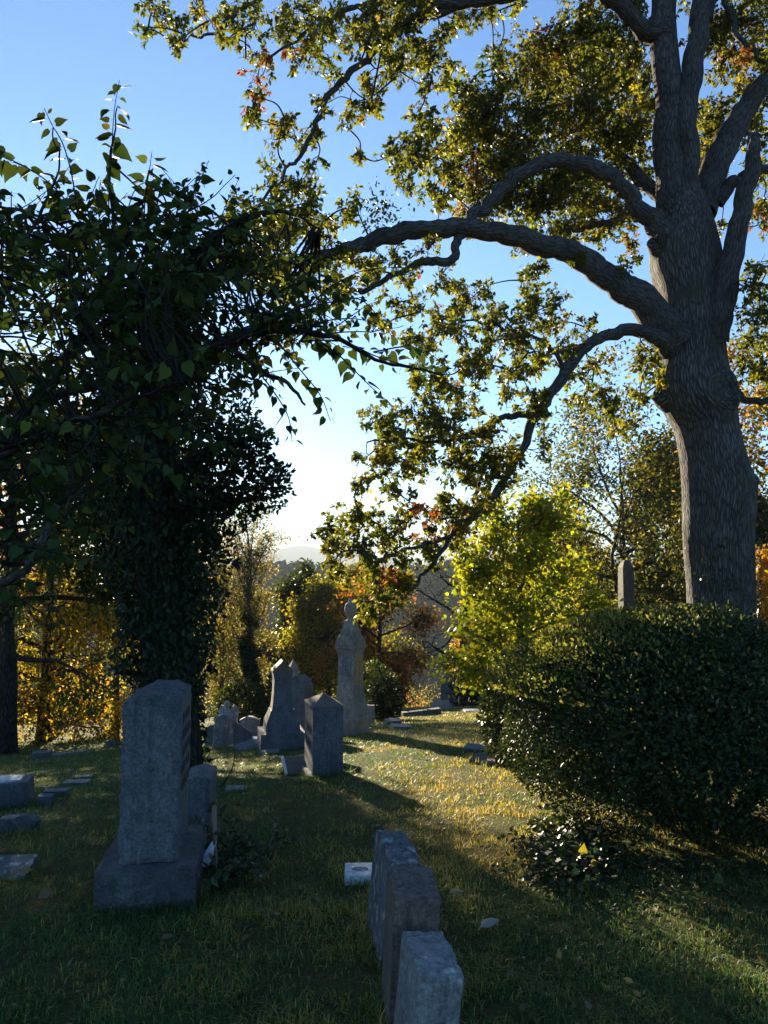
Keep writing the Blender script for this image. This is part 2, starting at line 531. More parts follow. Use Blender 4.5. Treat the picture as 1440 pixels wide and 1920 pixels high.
# the wood on that hill: one mass
r = np.random.default_rng(5)
nt_ = 1500
hx = r.uniform(-190, 170, nt_); hy = r.uniform(200, 470, nt_)
hb = np.stack([hx, hy, hz(hx, hy)], -1)
sz = r.uniform(1.7, 3.8, nt_)
_b = bmesh.new(); bmesh.ops.create_icosphere(_b, subdivisions=2, radius=1)
iv_ = np.array([v.co for v in _b.verts]); if_ = np.array([[v.index for v in f.verts] for f in _b.faces]); _b.free()
lum = 1 + .6 * fbm(iv_[None] * 1.9 + r.uniform(0, 90, (nt_, 1, 3)), 3, 6)
V_ = hb[:, None] + np.array([0, 0, 1]) * sz[:, None, None] * .8 + iv_[None] * (lum * sz[:, None])[..., None] * np.array([.95, .95, 1.15])
tone = pal(nt_, [(.016, .030, .014), (.024, .036, .016), (.05, .04, .018), (.03, .034, .014)], [4, 3, 1, 2], .35, r)
ni = len(iv_)
k = 18
Nn = rand_dir(nt_ * k, r); Nn[:, 2] = np.abs(Nn[:, 2])
P = np.repeat(hb + np.array([0, 0, 1]) * sz[:, None] * .8, k, 0) + Nn * np.repeat(sz, k)[:, None] * 1.08
lv_ = leaves(P, unit(np.cross(Nn, rand_dir(len(P), r))), unit(Nn + .4 * rand_dir(len(P), r)), np.repeat(sz, k) * .3, np.repeat(tone, k, 0), T_SMALL)
leaf_obj('forest', [(V_.reshape(-1, 3), [(if_[None] + np.arange(nt_)[:, None, None] * ni).reshape(-1, 3)], np.repeat(tone, ni, 0)), lv_], M_FOREST, kind='stuff')

# radio mast on the mountain top
mb = np.array([(566 - 720) / FPX * MD, MD, float(mount_ridge(np.array((566 - 720) / FPX * MD)))])
tb = Tubes()
tb.add([mb + [0, 0, -4], mb + [0, 0, 34]], [1.3, .8], 6)
for h in (12, 20, 27):
    tb.add([mb + [-2.4, 0, h], mb + [2.4, 0, h]], [.6, .6], 5)
mk = thing('radio_mast', 'thin radio mast on the summit of the hazy mountain', 'mast', mb)
tb.build('mast_pole', flat_mat('mast_metal', (.2, .2, .22)), mk, mb)

# ------------------------------------------------------------------ trees
def wiggle_path(r, start, d, L, n, wob, grav):
    pts = [np.asarray(start, float)]
    d = np.asarray(d, float)
    st = L / (n - 1)
    for i in range(n - 1):
        d = d + r.normal(size=3) * wob + np.array([0, 0, grav]) / (n - 1)
        d = d / np.linalg.norm(d)
        pts.append(pts[-1] + d * st)
    return np.array(pts)

def rot_dir(r, d, ang):
    a = r.normal(size=3); a -= d * a.dot(d); a /= np.linalg.norm(a) + 1e-9
    return d * math.cos(ang) + a * math.sin(ang)

def grow(r, base, H, cr, cb, npri=12, up=(10, 60), wob=.14, tr=.2, nsec=6, nter=4, lean=(0, 0), grav=.0, shape='round', sink=.3, top=.97, fine=False):
    base = np.asarray(base, float)
    T, limbs, tw, tips = Tubes(), [], Tubes(), []
    n = 10
    zz = np.linspace(0, 1, n)
    tp = np.stack([base[0] + lean[0] * zz ** 1.3 + r.normal(size=n) * tr * .35 * zz, base[1] + lean[1] * zz ** 1.3 + r.normal(size=n) * tr * .35 * zz, base[2] - sink * (zz == 0) + H * .94 * zz], -1)
    tp = spline(tp, 4)
    s = np.linspace(0, 1, len(tp))
    trad = tr * (1 - s) ** .8 + .012
    trad = trad * (1 + .5 * np.exp(-s * 22))
    T.add(tp, trad, 10, lump=.12, seed=int(r.integers(99)))
    for i in range(npri):
        t0 = cb + (top - cb) * (i + r.random()) / npri
        j = min(len(tp) - 1, int(t0 * (len(tp) - 1)))
        q = (t0 - cb) / (1 - cb)
        if shape == 'round': sh = math.sqrt(max(.05, 1 - (2 * q - .8) ** 2 / 1.5))
        elif shape == 'cone': sh = 1.05 - q
        elif shape == 'vase': sh = .45 + .55 * q
        else: sh = 1
        L = cr * max(.22, sh) * r.uniform(.75, 1.15)
        az = i * 2.4 + r.uniform(-.4, .4)
        el = R(up[0] + (up[1] - up[0]) * q + r.uniform(-9, 9))
        d = np.array([math.cos(az) * math.cos(el), math.sin(az) * math.cos(el), math.sin(el)])
        p = wiggle_path(r, tp[j], d, L, 8, wob, grav)
        r0 = min(trad[j] * .7, tr * .42 * max(.35, sh))
        lb = Tubes(); lb.add(p, np.linspace(r0, .012, 8), 5, lump=.1, seed=i)
        limbs.append(lb)
        for a in range(nsec):
            f = r.uniform(.22, 1.0); kk = min(6, int(f * 7)); w = f * 7 - kk
            st = p[kk] * (1 - w) + p[min(7, kk + 1)] * w
            d2 = rot_dir(r, unit(p[min(7, kk + 1)] - p[kk] + 1e-9), R(r.uniform(18, 62)))
            L2 = L * r.uniform(.28, .55) * (1.15 - .5 * f)
            p2 = wiggle_path(r, st, d2, L2, 6, wob * 1.2, grav)
            q2 = p2 if fine else p2[[0, 2, 5]]
            tw.add(q2, np.linspace(max(.008, r0 * .4 * (1.1 - f)), .006, len(q2)), 3)
            tips.append(np.append(p2[-1], unit(p2[-1] - p2[-2])))
            for b in range(nter):
                f2 = r.uniform(.2, 1); k2 = min(4, int(f2 * 5))
                d3 = rot_dir(r, unit(p2[k2 + 1] - p2[k2]), R(r.uniform(20, 65)))
                p3 = wiggle_path(r, p2[k2], d3, L2 * r.uniform(.35, .7), 4, wob * 1.3, grav)
                q3_ = p3 if fine else p3[[0, 3]]
                tw.add(q3_, np.linspace(.007, .003, len(q3_)), 3, cap=False)
                for q3 in (1, 2, 3):
                    tips.append(np.append(p3[q3], unit(p3[q3] - p3[q3 - 1])))
    return T, limbs, tw, np.array(tips)

def crown_sets(r, tips, per, spread, size, cols, w, T, droop=.3, jit=.3, clump=.35):
    n = len(tips)
    P = np.repeat(tips[:, :3], per, 0) + r.normal(size=(n * per, 3)) * spread
    D = unit(np.repeat(tips[:, 3:], per, 0) * .6 + rand_dir(n * per, r) * .9 + np.array([0, 0, -droop]))
    N = unit(rand_dir(n * per, r) * .8 + np.array([0, 0, .7]))
    # leaf colour varies by spray: the species' autumn mix, not light
    g = (fbm(P * .9 / max(spread * 6, .4), 2, int(r.integers(999))) + 1) / 2
    cc = pal(n * per, cols, w, jit, r)
    base = pal(n, cols, w, jit, r)
    cc = np.where(r.random((n * per, 1)) < clump, cc, np.repeat(base, per, 0))
    return leaves(P, D, N, size * r.uniform(.65, 1.25, n * per), cc, T)

def tree(name, label, cat, base, seed, H, cr, cb, leaf, per, spread, cols, w=None, T=T_SIMPLE, lmat=None, bark=None, droop=.3, group=None, limb_parts=True, bare_twigs=True, extra=None, **k):
    r = np.random.default_rng(seed)
    root = thing(name, label, cat, base, 0, group)
    T_, limbs, tw, tips = grow(r, base, H, cr, cb, **k)
    bark = bark or M_DARKBARK
    T_.build('trunk', bark, root, base)
    for l in limbs:
        l.build('limb', bark, root, base)
    tw.build('branchwork', bark, root, base, kind='stuff')
    sets = []
    if per:
        sets.append(crown_sets(r, tips, per, spread, leaf, cols, w, T, droop))
    if extra: sets += extra(r, root)
    if sets: leaf_obj('crown', sets, lmat or M_LEAF, root, base)
    return root

def shrub_sets(r, C, rad, n, leaf, cols, w=None, T=T_SIMPLE, rough=.18, flat_bottom=None, freq=1.6, shell=.55, out=.7):
    """leaves through the outer shell of a lumpy ellipsoid; leaf colours only vary by species mix"""
    u = rand_dir(n, r)
    if flat_bottom is not None: u[:, 2] = np.where(u[:, 2] < flat_bottom, -u[:, 2], u[:, 2])
    lump = 1 + rough * fbm(u * freq + r.uniform(0, 50), 4, int(r.integers(999)))
    s = 1 - shell * r.random(n) ** 2.2
    P = np.asarray(C) + u * np.asarray(rad) * (lump * s)[:, None]
    D = unit(u * out + rand_dir(n, r) * .8 + np.array([0, 0, .25]))
    N = unit(u + rand_dir(n, r) * .7)
    return leaves(P, D, N, leaf * r.uniform(.6, 1.3, n), pal(n, cols, w, .3, r), T)

def shrub(name, label, cat, base, C, rad, n, leaf, cols, seed, w=None, mat=None, T=T_SIMPLE, group=None, **k):
    r = np.random.default_rng(seed)
    root = thing(name, label, cat, base, 0, group)
    base = np.asarray(base, float)
    tb = Tubes()
    for i in range(9):
        az = i * .7 + r.uniform(-.3, .3)
        tgt = np.asarray(C) + np.array([math.cos(az), math.sin(az), r.uniform(-.2, .7)]) * np.asarray(rad) * .7
        tb.add(spline([base + [math.cos(az) * .05, math.sin(az) * .05, -.05], (base * .6 + tgt * .4) + [0, 0, .1], tgt], 4), np.linspace(.03, .008, 9), 5)
    tb.build('stems', M_DARKBARK, root, base, kind='stuff')
    leaf_obj('crown', [shrub_sets(r, C, rad, n, leaf, cols, w, T, **k)], mat or M_WAXY, root, base)
    return root

# ---- the big oak on the right
r = np.random.default_rng(21)
OD = 13.0
oak_base = on_ground(1352, OD)
oak = thing('oak_tree', 'huge oak with a thick furrowed grey trunk and long arching limbs, leaves turning', 'tree', oak_base)
zb_px = 1080 + (1.6 - oak_base[2]) / OD * FPX
path, rad = limb_px([(1352, zb_px + 12, OD, 92), (1352, zb_px - 30, OD, 76), (1352, 1140, OD, 63), (1346, 1000, OD, 65), (1341, 900, OD, 63), (1325, 800, OD, 60),
                     (1306, 735, OD, 68), (1298, 650, OD, 66), (1296, 560, OD, 68), (1284, 480, OD, 69), (1281, 420, OD, 58), (1276, 370, OD, 46)], 14)
tb = Tubes()
th_n = 64
tb.add(path, rad * .935, th_n, lump=.13, seed=3)
# burls: swell the bark outward around given pixels
V = tb.V[0]
for (bx, by, br, amt) in ((1243, 735, 40, .16), (1338, 742, 34, .08), (1225, 470, 30, .08), (1392, 915, 40, .10)):
    c = PX(bx, by, OD - .35)
    d2 = ((V - c) ** 2).sum(1)
    ctr = PX(1300, by, OD)
    dirn = unit(V - np.array([ctr[0], ctr[1], 0]) * [1, 1, 0] - V * [0, 0, 1])
    V += dirn * (amt * np.exp(-d2 / (2 * (br * OD / FPX) ** 2)))[:, None]
tb.build('trunk', M_OAKBARK, oak, oak_base)
# burls and old branch scars: rounded knots with ringed bark
for bx, by, br, hgt in ((1240, 738, 35, .25), (1336, 746, 40, .19), (1226, 470, 28, .22), (1390, 918, 32, .17), (1329, 577, 18, .20)):
    cx = np.interp(by, [470, 560, 740, 900], [1284, 1296, 1306, 1341]); hw = np.interp(by, [470, 560, 740, 900], [66, 65, 65, 60])
    sn = np.clip((bx - cx) / hw, -.97, .97); ax3 = np.array([sn, -math.sqrt(1 - sn * sn), .05]); ax3 /= np.linalg.norm(ax3)
    ctr = PX(cx, by, OD) + ax3 * (hw * OD / FPX - .07)
    Rb = br * OD / FPX
    s1_ = unit(np.cross(ax3, [0, 0, 1.])); s2_ = np.cross(s1_, ax3)
    rr_ = np.linspace(0, 1, 12); th_ = np.arange(26) / 26 * 2 * math.pi
    prof_ = hgt * (np.cos(rr_ * math.pi / 2) ** .7 * 1.15 - .38 * np.exp(-(rr_ / .22) ** 2) + .10 * np.sin(rr_ * 16) * (1 - rr_))
    RR, TT = np.meshgrid(rr_, th_, indexing='ij')
    HH = prof_[:, None] * (1 + .25 * np.cos(TT * 2 + bx)) + 0 * TT
    Vb = ctr + (RR * np.cos(TT))[..., None] * s1_ * Rb * 1.15 + (RR * np.sin(TT))[..., None] * s2_ * Rb * 1.25 + HH[..., None] * ax3
    Vb = Vb + .012 * fbm(Vb.reshape(-1, 3) * 9, 3, 5).reshape(RR.shape)[..., None]
    i_ = np.arange(11)[:, None] * 26; j_ = np.arange(26)[None]; j2_ = (j_ + 1) % 26
    me = mesh_np('burl', Vb.reshape(-1, 3) - oak_base, [np.stack([i_ + j_, i_ + j2_, i_ + 26 + j2_, i_ + 26 + j_], -1).reshape(-1, 4)], True)
    a_ = me.attributes.new('bark_co', 'FLOAT_VECTOR', 'POINT')
    a_.data.foreach_set('vector', np.stack([RR * Rb, 0 * RR + bx, np.minimum(TT, 2 * math.pi - TT) * Rb * 1.2], -1).astype(np.float32).ravel())
    link('burl', me, M_OAKBARK, oak)
OAK_LIMBS = [
    [(1272, 440, 13.0, 44), (1262, 330, 13.0, 40), (1252, 180, 13.0, 35), (1243, 0, 13.1, 30), (1236, -160, 13.2, 27), (1225, -330, 13.3, 20), (1200, -520, 13.3, 10)],
    [(1290, 420, 12.9, 34), (1290, 300, 12.85, 27), (1292, 200, 12.8, 25), (1302, 90, 12.8, 24), (1314, -10, 12.8, 22), (1330, -170, 12.8, 18), (1350, -360, 12.8, 10)],
    [(1310, 400, 13.2, 34), (1338, 330, 13.3, 31), (1372, 250, 13.4, 28), (1410, 190, 13.5, 27), (1450, 140, 13.6, 25), (1530, 40, 13.7, 20), (1620, -120, 13.8, 12)],
    [(1338, 640, 12.7, 30), (1352, 570, 12.5, 29), (1375, 480, 12.4, 25), (1396, 380, 12.35, 22), (1408, 300, 12.3, 19), (1412, 252, 12.3, 10)],
    [(1262, 640, 12.8, 42), (1228, 585, 12.6, 37), (1180, 548, 12.5, 34), (1130, 511, 12.4, 31), (1070, 477, 12.3, 29), (1010, 457, 12.1, 28), (940, 437, 11.9, 26), (870, 431, 11.7, 25), (800, 432, 11.5, 23), (730, 441, 11.3, 22), (680, 456, 11.2, 19), (620, 476, 11.1, 16), (560, 492, 11, 13), (500, 500, 11, 9), (430, 520, 11, 5)],
    [(1262, 470, 12.8, 30), (1232, 425, 12.7, 25), (1200, 394, 12.6, 21), (1162, 348, 12.5, 20), (1118, 316, 12.4, 19), (1060, 303, 12.3, 18), (1000, 312, 12.1, 18), (950, 344, 12, 17), (914, 382, 11.85, 16), (884, 410, 11.75, 15), (862, 440, 11.7, 13), (850, 486, 11.6, 11), (815, 489, 11.5, 10), (780, 494, 11.5, 9), (738, 516, 11.4, 8), (690, 546, 11.3, 6), (650, 540, 11.2, 4), (600, 512, 11.1, 3)],
    [(1258, 650, 12.7, 24), (1222, 627, 12.4, 16), (1170, 620, 12.2, 14), (1122, 638, 12, 14), (1080, 668, 11.9, 14), (1046, 720, 11.7, 14), (1010, 780, 11.5, 12), (965, 862, 11.2, 10), (930, 922, 11, 9), (890, 970, 10.8, 8), (850, 1000, 10.6, 7), (820, 1050, 10.4, 5), (780, 1090, 10.3, 4), (738, 1142, 10.2, 2)],
    [(1246, 60, 13, 24), (1205, 55, 12.9, 22), (1170, 20, 12.7, 19), (1110, -25, 12.5, 18), (1020, -30, 12.2, 18), (950, -8, 12, 17), (880, 4, 11.9, 17), (800, 3, 11.7, 16), (720, -12, 11.5, 15), (640, -50, 11.3, 12), (540, -90, 11.2, 8)],
    [(868, 6, 11.9, 13), (820, 25, 11.8, 12), (770, 40, 11.7, 11), (725, 75, 11.6, 10), (690, 105, 11.5, 9), (650, 142, 11.4, 8), (608, 190, 11.3, 7), (590, 245, 11.2, 6), (560, 295, 11.1, 5), (532, 325, 11, 4), (480, 390, 10.9, 3)],
    [(640, -50, 11.3, 8), (540, -20, 11.2, 6), (480, 8, 11.1, 5), (440, 25, 11, 4.5), (405, 64, 10.9, 4), (360, 66, 10.8, 3)],
    [(720, -8, 11.5, 9), (660, 20, 11.3, 6), (600, 45, 11.2, 5), (560, 70, 11.1, 4), (500, 110, 11, 3)],
    [(1010, 776, 11.5, 9), (970, 780, 11.4, 8), (930, 786, 11.3, 7), (890, 812, 11.2, 6), (830, 829, 11.1, 4), (750, 824, 11, 3), (690, 830, 11, 2)],
    [(896, 966, 10.8, 6), (862, 985, 10.6, 5), (830, 1010, 10.4, 5), (770, 1030, 10.2, 4), (690, 1060, 10, 2)],
    [(945, 895, 11.1, 6), (905, 900, 11.0, 5), (893, 930, 10.9, 4), (888, 965, 10.8, 3)],
    [(1345, 380, 13.1, 18), (1375, 340, 13.0, 15), (1400, 330, 13, 14), (1460, 310, 13, 10), (1540, 260, 13, 6)],
    [(1290, 170, 13.2, 14), (1310, 60, 13.6, 12), (1360, -20, 14, 9), (1420, -90, 14.3, 6)],
    [(1350, -40, 13.4, 8), (1370, 40, 13.2, 7), (1405, 90, 13, 7), (1438, 128, 13, 6), (1490, 180, 13, 4)],
    [(1275, 410, 13.4, 20), (1200, 330, 14, 16), (1120, 260, 14.4, 12), (1040, 220, 14.6, 8), (940, 200, 14.6, 5), (880, 190, 14.6, 3)],
    [(1120, 262, 14.4, 9), (1080, 180, 14.5, 7), (1030, 120, 14.5, 5), (990, 90, 14.5, 3)],
    [(1205, 400, 13.6, 12), (1130, 420, 13.8, 10), (1080, 430, 13.9, 8), (1040, 447, 13.9, 6), (980, 440, 13.9, 4)],
    [(1060, 690, 11.8, 6), (1020, 640, 11.7, 5), (960, 620, 11.6, 4), (900, 600, 11.6, 3), (840, 610, 11.5, 2)],
    [(1360, 720, 13.3, 12), (1390, 745, 13.4, 10), (1430, 750, 13.5, 8), (1500, 730, 13.6, 5)],
]
nodes = []
for i, rows in enumerate(OAK_LIMBS):
    path, rad = limb_px(rows, 7, .07 if rows[0][3] < 20 else .06, i)
    rad = rad * .79
    if i in (2, 3, 4, 5, 6, 7): rad = rad * (1 + .28 * np.exp(-np.arange(len(rad)) / 7.))   # branch collar
    tb = Tubes()
    if i == 3:  # the snapped limb ends in a jagged stub
        tb.add(path, rad, 14, cap=False, lump=.15, seed=i)
        e = path[-1]
        for a in range(5):
            q = e + np.array([math.cos(a * 1.26), math.sin(a * 1.26), 0]) * .07
            tb.add([q - [0, 0, .25], q + [0, 0, .05 + .12 * r.random()]], [.05, .006], 5)
    else:
        tb.add(path, rad, 18 if rad[0] > .15 else 8, lump=.27, seed=i)
    tb.build('limb', M_LIMB, oak, oak_base)
    nodes.append(path)
nodes = np.vstack(nodes)
nodes0 = nodes.copy()

B = """300,30,45 340,52,40 400,42,40 440,20,40 480,50,45 470,100,35 480,150,32 485,186,16 530,60,50 560,110,40 600,90,45 590,40,50 640,30,50 620,140,30 545,20,50 690,20,40 370,20,35 285,8,30 420,70,20 510,110,30 580,70,40
700,60,50 760,60,50 800,90,36 740,130,36 690,190,30 650,230,32 700,180,30 610,190,25 530,240,28 560,260,28 590,310,25 510,330,38 560,345,36 600,250,18 520,260,20 665,205,28 690,150,25 810,120,25 780,110,28
830,70,30 845,130,20 860,30,40 910,20,30 730,20,45 660,70,40 770,25,40
1000,130,75 1080,110,80 1140,80,65 1180,160,60 1100,200,85 1000,220,80 920,190,50 880,160,36 930,110,34 960,280,75 1060,290,85 1160,260,70 1200,330,40 860,260,58 800,300,48 760,340,36 740,295,28 790,220,26 880,340,58 820,360,40 960,350,60 1000,390,58 1100,380,58 1160,400,46 1060,430,46 1120,445,28 980,440,40 900,400,46 1180,450,22 1040,160,70 1130,150,70 1190,100,50 1020,90,45 1080,60,45 910,250,55 930,310,55 1030,350,60 1090,330,60 1190,240,50 1150,330,50 1200,200,40 1200,20,30 840,330,36 880,210,45 780,260,30
520,370,50 570,400,45 480,395,40 450,425,45 540,440,55 480,470,55 600,460,40 660,390,22 620,420,35 560,350,40 500,420,50 590,500,40 550,530,40 640,560,25 500,520,45 440,480,45
740,470,34 800,452,30 760,515,36 700,530,36 830,530,36 880,560,36 780,570,36 850,620,46 930,600,46 1000,570,46 1040,610,40 960,640,46 900,680,46 830,700,36 870,740,42 800,750,36 760,770,36 700,790,42 740,820,46 690,850,30 790,830,46 850,800,46 680,905,22 720,880,36 800,880,36 860,870,46 900,820,46 950,740,36 1010,680,36 1060,650,36 1100,620,26 1080,700,36 1120,685,32 1130,740,30 1090,760,26 1150,762,16 1000,760,36 1010,840,30 960,850,30 900,900,36 940,910,32 1050,570,28 990,520,26 820,600,30 800,650,24 910,540,26 690,500,26 650,480,20 980,700,30 820,790,36 750,860,30 870,690,36
640,980,36 690,970,34 720,1000,42 780,960,36 660,1030,42 740,1040,42 800,1010,36 830,960,34 870,960,34 620,1075,20 700,1075,34 760,1085,32 680,1120,34 750,1110,22 690,1145,22 870,1000,30 620,1030,20 740,975,30 810,1040,26 720,1130,20 900,950,24
1340,60,50 1400,40,60 1350,130,28 1420,110,40 1390,160,36 1340,200,36 1400,215,36 1330,262,34 1420,262,34 1310,300,34 1420,400,34 1430,330,40 1362,420,20 1425,500,36 1350,240,40 1300,210,30 1395,100,40
1400,640,40 1432,580,45 1430,700,42 1415,540,34 1440,640,45
1212,685,28 1202,740,16 1228,715,24 1225,660,20 1235,640,20
1100,20,40 1280,-60,70 1180,-60,70 1080,-80,70 980,-90,70 880,-80,70 780,-90,70 680,-100,60 560,-110,60 1380,-70,70 1480,-40,80 1500,100,80 1520,240,80 1500,400,70 1300,-200,90 1150,-220,90 1000,-200,80 1420,-220,90 1520,560,60 1530,680,60"""
blobs = np.array([[float(v) for v in q.split(',')] for q in B.split()])
tw = Tubes(); LP, LD, LC = [], [], []
oak_cols = [(.100, .105, .020), (.062, .072, .016), (.150, .140, .022), (.21, .175, .025), (.16, .09, .02), (.20, .03, .015)]
oak_w = [5, 5, 3.5, 1.6, .25, .06]
red_spots = np.array([[545, 125], [480, 186], [1230, 110], [1340, 90], [1060, 200], [885, 350], [1170, 440], [1260, 150], [800, 980], [780, 1080], [850, 1010], [1425, 780], [930, 20], [1390, 120], [1410, 420]])
ex = []
for bx, by, br in blobs:      # finer sprays that knit the clumps together
    for _ in range(2):
        if by > 0 and r.random() < (.12 if (bx < 690 and by < 400) or by > 1040 else .32):
            ex.append((bx + r.normal() * 42, by + r.normal() * 38, r.uniform(16, 27)))
blobs = np.vstack([blobs, np.array(ex)])
blobs = blobs[np.argsort([np.min(((nodes - PX(b[0], b[1], 12.2)) ** 2 * [1, .3, 1]).sum(1)) for b in blobs])]
for bx, by, br in blobs:
    rep = 3 if br > 42 else 2
    for q in range(rep):
        g0 = PX(bx, by, 12.5)
        dist_px = np.abs(nodes - g0).sum(1)
        near = nodes0[np.argmin(((nodes0 - g0) * [1, .45, 1]) ** 2 @ np.ones(3))]
        d = near[1] + r.normal() * .5 + (1.5 if (by < 470 and bx > 850) else 0)
        C = PX(bx + r.normal() * 4, by + r.normal() * 4, d)
        Rm = br * d / FPX * 1.12
        j = np.argmin(((nodes - C) ** 2).sum(1)); st = nodes[j]
        mid = (st + C) / 2 + r.normal(size=3) * .12 * np.linalg.norm(C - st) + [0, 0, .06 * np.linalg.norm(C - st)]
        p = spline([st, mid, C, C + unit(C - st) * Rm * .5 + r.normal(size=3) * .05], 5)
        nodes = np.vstack([nodes, p[4:14:2]])
        tw.add(p, np.linspace(.016 if np.linalg.norm(C - st) > .4 else .009, .003, len(p)), 5)
        ns = max(4, int((10.5 if (by < 460 and bx > 850) else 7.2) * (Rm / .35) ** 1.5))
        if bx < 690 and by < 400: ns = max(3, int(ns * .62))
        U = rand_dir(ns, r) * (r.random((ns, 1)) ** .5) * Rm
        base_c = pal(1, oak_cols, oak_w, .2, r)[0]
        red = np.min(np.hypot(red_spots[:, 0] - bx, red_spots[:, 1] - by)) < 40
        for u in U:
            k = int(r.integers(5, len(p)))
            e = C + u
            md = (p[k] + e) / 2 + r.normal(size=3) * .06
            sp = spline([p[k], md, e], 2)
            sp = sp[[0, len(sp) // 2, -1]]; tw.add(sp, np.linspace(.005, .002, 3), 3, cap=False)
            dirn = unit(e - md)
            isred = red and r.random() < .3
            for (o, m) in ((e, 9), (md, 5), ((md + e) / 2, 5)):
                LP.append(o + r.normal(size=(m, 3)) * .02)
                LD.append(unit(dirn * .55 + rand_dir(m, r) * .95 + np.array([0, 0, -.35])))
                cc = pal(m, oak_cols, oak_w, .25, r)
                if isred: cc = pal(m, [(.20, .055, .022), (.20, .10, .03)], None, .25, r)
                else: cc = np.where(r.random((m, 1)) < .55, base_c * (1 + .2 * r.uniform(-1, 1, (m, 1))), cc)
                LC.append(cc)
LP, LD, LC = np.vstack(LP), np.vstack(LD), np.vstack(LC)
tw.build('branchwork', M_TWIG, oak, oak_base, kind='stuff')
n = len(LP)
print('oak leaves', n)
NN = unit(rand_dir(n, r) + [0, 0, .5]); sz_ = .098 * r.uniform(.65, 1.2, n); lob = r.random(n) < .16
leaf_obj('crown', [leaves(LP[lob], LD[lob], NN[lob], sz_[lob], LC[lob], T_OAK), leaves(LP[~lob], LD[~lob], NN[~lob], sz_[~lob] * [1.0], LC[~lob], T_SMALL)], M_LEAF, oak, oak_base)
# old climber still clinging to the foot of the trunk and a clump on the big limb
yy = 1010 + 230 * r.random(520)
ph = r.normal(size=520) * .5 + r.choice([-.3, 1.25], 520, p=[.35, .65])
ctr = np.array([PX(1350, y, OD) for y in yy])
N0 = np.stack([np.sin(ph), -np.cos(ph), 0 * ph], -1)
P = ctr + N0 * (.60 + .05 * r.random((520, 1)) + .12 * np.clip((yy - 1150) / 100, 0, 1)[:, None])
N = unit(N0 + [0, 0, .3] + .5 * rand_dir(520, r))
lv = leaves(P, unit(rand_dir(520, r) * .6 + [0, 0, -.8]), N, .06 * r.uniform(.6, 1.3, 520), pal(520, [(.02, .035, .014), (.03, .05, .02)], None, .3, r), T_STAR)
C = PX(712, 405, 11.2)
P2 = C + r.normal(size=(260, 3)) * [.17, .17, .19]
lv2 = leaves(P2, unit(rand_dir(260, r) + [0, 0, .2]), rand_dir(260, r), .07 * r.uniform(.6, 1.3, 260), pal(260, [(.02, .04, .014), (.03, .05, .02)], None, .3, r), T_SIMPLE)
iv = thing('climbing_ivy', 'dark ivy clinging to the foot and lowest limb of the huge oak', 'ivy', oak_base)
leaf_obj('ivy_leaves', [lv, lv2], M_WAXY, iv, oak_base, kind='stuff')

# ---- the mulberry at the left, close to the camera
r = np.random.default_rng(33)
mul_base = on_ground(-190, 5.2)
mul = thing('mulberry_tree', 'broad-leaved tree reaching in from the left edge with big drooping heart-shaped leaves', 'tree', mul_base)
zpx = 1080 + (1.6 - mul_base[2]) / 5.2 * FPX
p_, q_ = limb_px([(-190, zpx + 15, 5.2, 60), (-185, zpx - 60, 5.2, 44), (-170, 1250, 5.2, 38), (-150, 1050, 5.2, 34), (-120, 850, 5.2, 28), (-100, 650, 5.2, 18), (-90, 450, 5.2, 8)], 8)
tb = Tubes(); tb.add(p_, q_, 14, lump=.12); tb.build('trunk', M_GREYBARK, mul, mul_base)
MUL = [
    [(-150, 1080, 5.2, 16), (-60, 1100, 4.9, 11), (0, 1091, 4.6, 8), (45, 1070, 4.5, 8), (70, 1036, 4.4, 7), (92, 985, 4.4, 6.5), (107, 950, 4.4, 6)],
    [(-140, 1000, 5.2, 20), (-40, 880, 5.1, 17), (60, 760, 5.0, 14), (140, 650, 5.0, 11), (200, 540, 5, 9), (212, 440, 5, 4.5), (209, 300, 5, 2.2), (216, 200, 5, 1.2)],
    [(60, 760, 5, 10), (180, 720, 4.8, 9), (300, 690, 4.7, 8), (420, 640, 4.6, 7), (520, 620, 4.6, 6), (620, 630, 4.5, 5), (720, 678, 4.5, 3.5), (830, 702, 4.4, 2)],
    [(140, 650, 5, 8), (260, 560, 4.9, 7), (360, 480, 4.9, 6), (430, 425, 5, 5), (520, 395, 5, 4), (600, 430, 5.1, 2)],
    [(-130, 900, 5.2, 14), (-60, 700, 4.8, 11), (0, 560, 4.6, 9), (60, 430, 4.6, 4), (110, 320, 4.6, 2), (98, 240, 4.6, 1.2)],
    [(-100, 700, 5.2, 12), (-60, 500, 5, 8), (-20, 400, 5, 4), (60, 400, 5, 3), (150, 440, 5, 2)],
    [(200, 540, 5, 7), (250, 430, 4.9, 3.5), (272, 370, 4.9, 2), (280, 320, 4.9, 1.2)],
    [(420, 640, 4.6, 6), (480, 690, 4.5, 5), (540, 720, 4.5, 4), (570, 760, 4.5, 2)],
    [(-130, 950, 5.2, 12), (0, 860, 4.3, 9), (120, 800, 4.0, 7), (220, 760, 3.9, 5), (330, 720, 3.9, 3)],
]
mnodes = []
for i, rows in enumerate(MUL):
    path, rad = limb_px(rows, 7, .02, 40 + i)
    tb = Tubes(); tb.add(path, rad, 8, lump=.12, seed=i)
    tb.build('limb', M_DARKBARK if i else M_GREYBARK, mul, mul_base)
    mnodes.append(path)
mnodes = np.vstack(mnodes)
shoots = []      # (path, spacing, size, bare start)
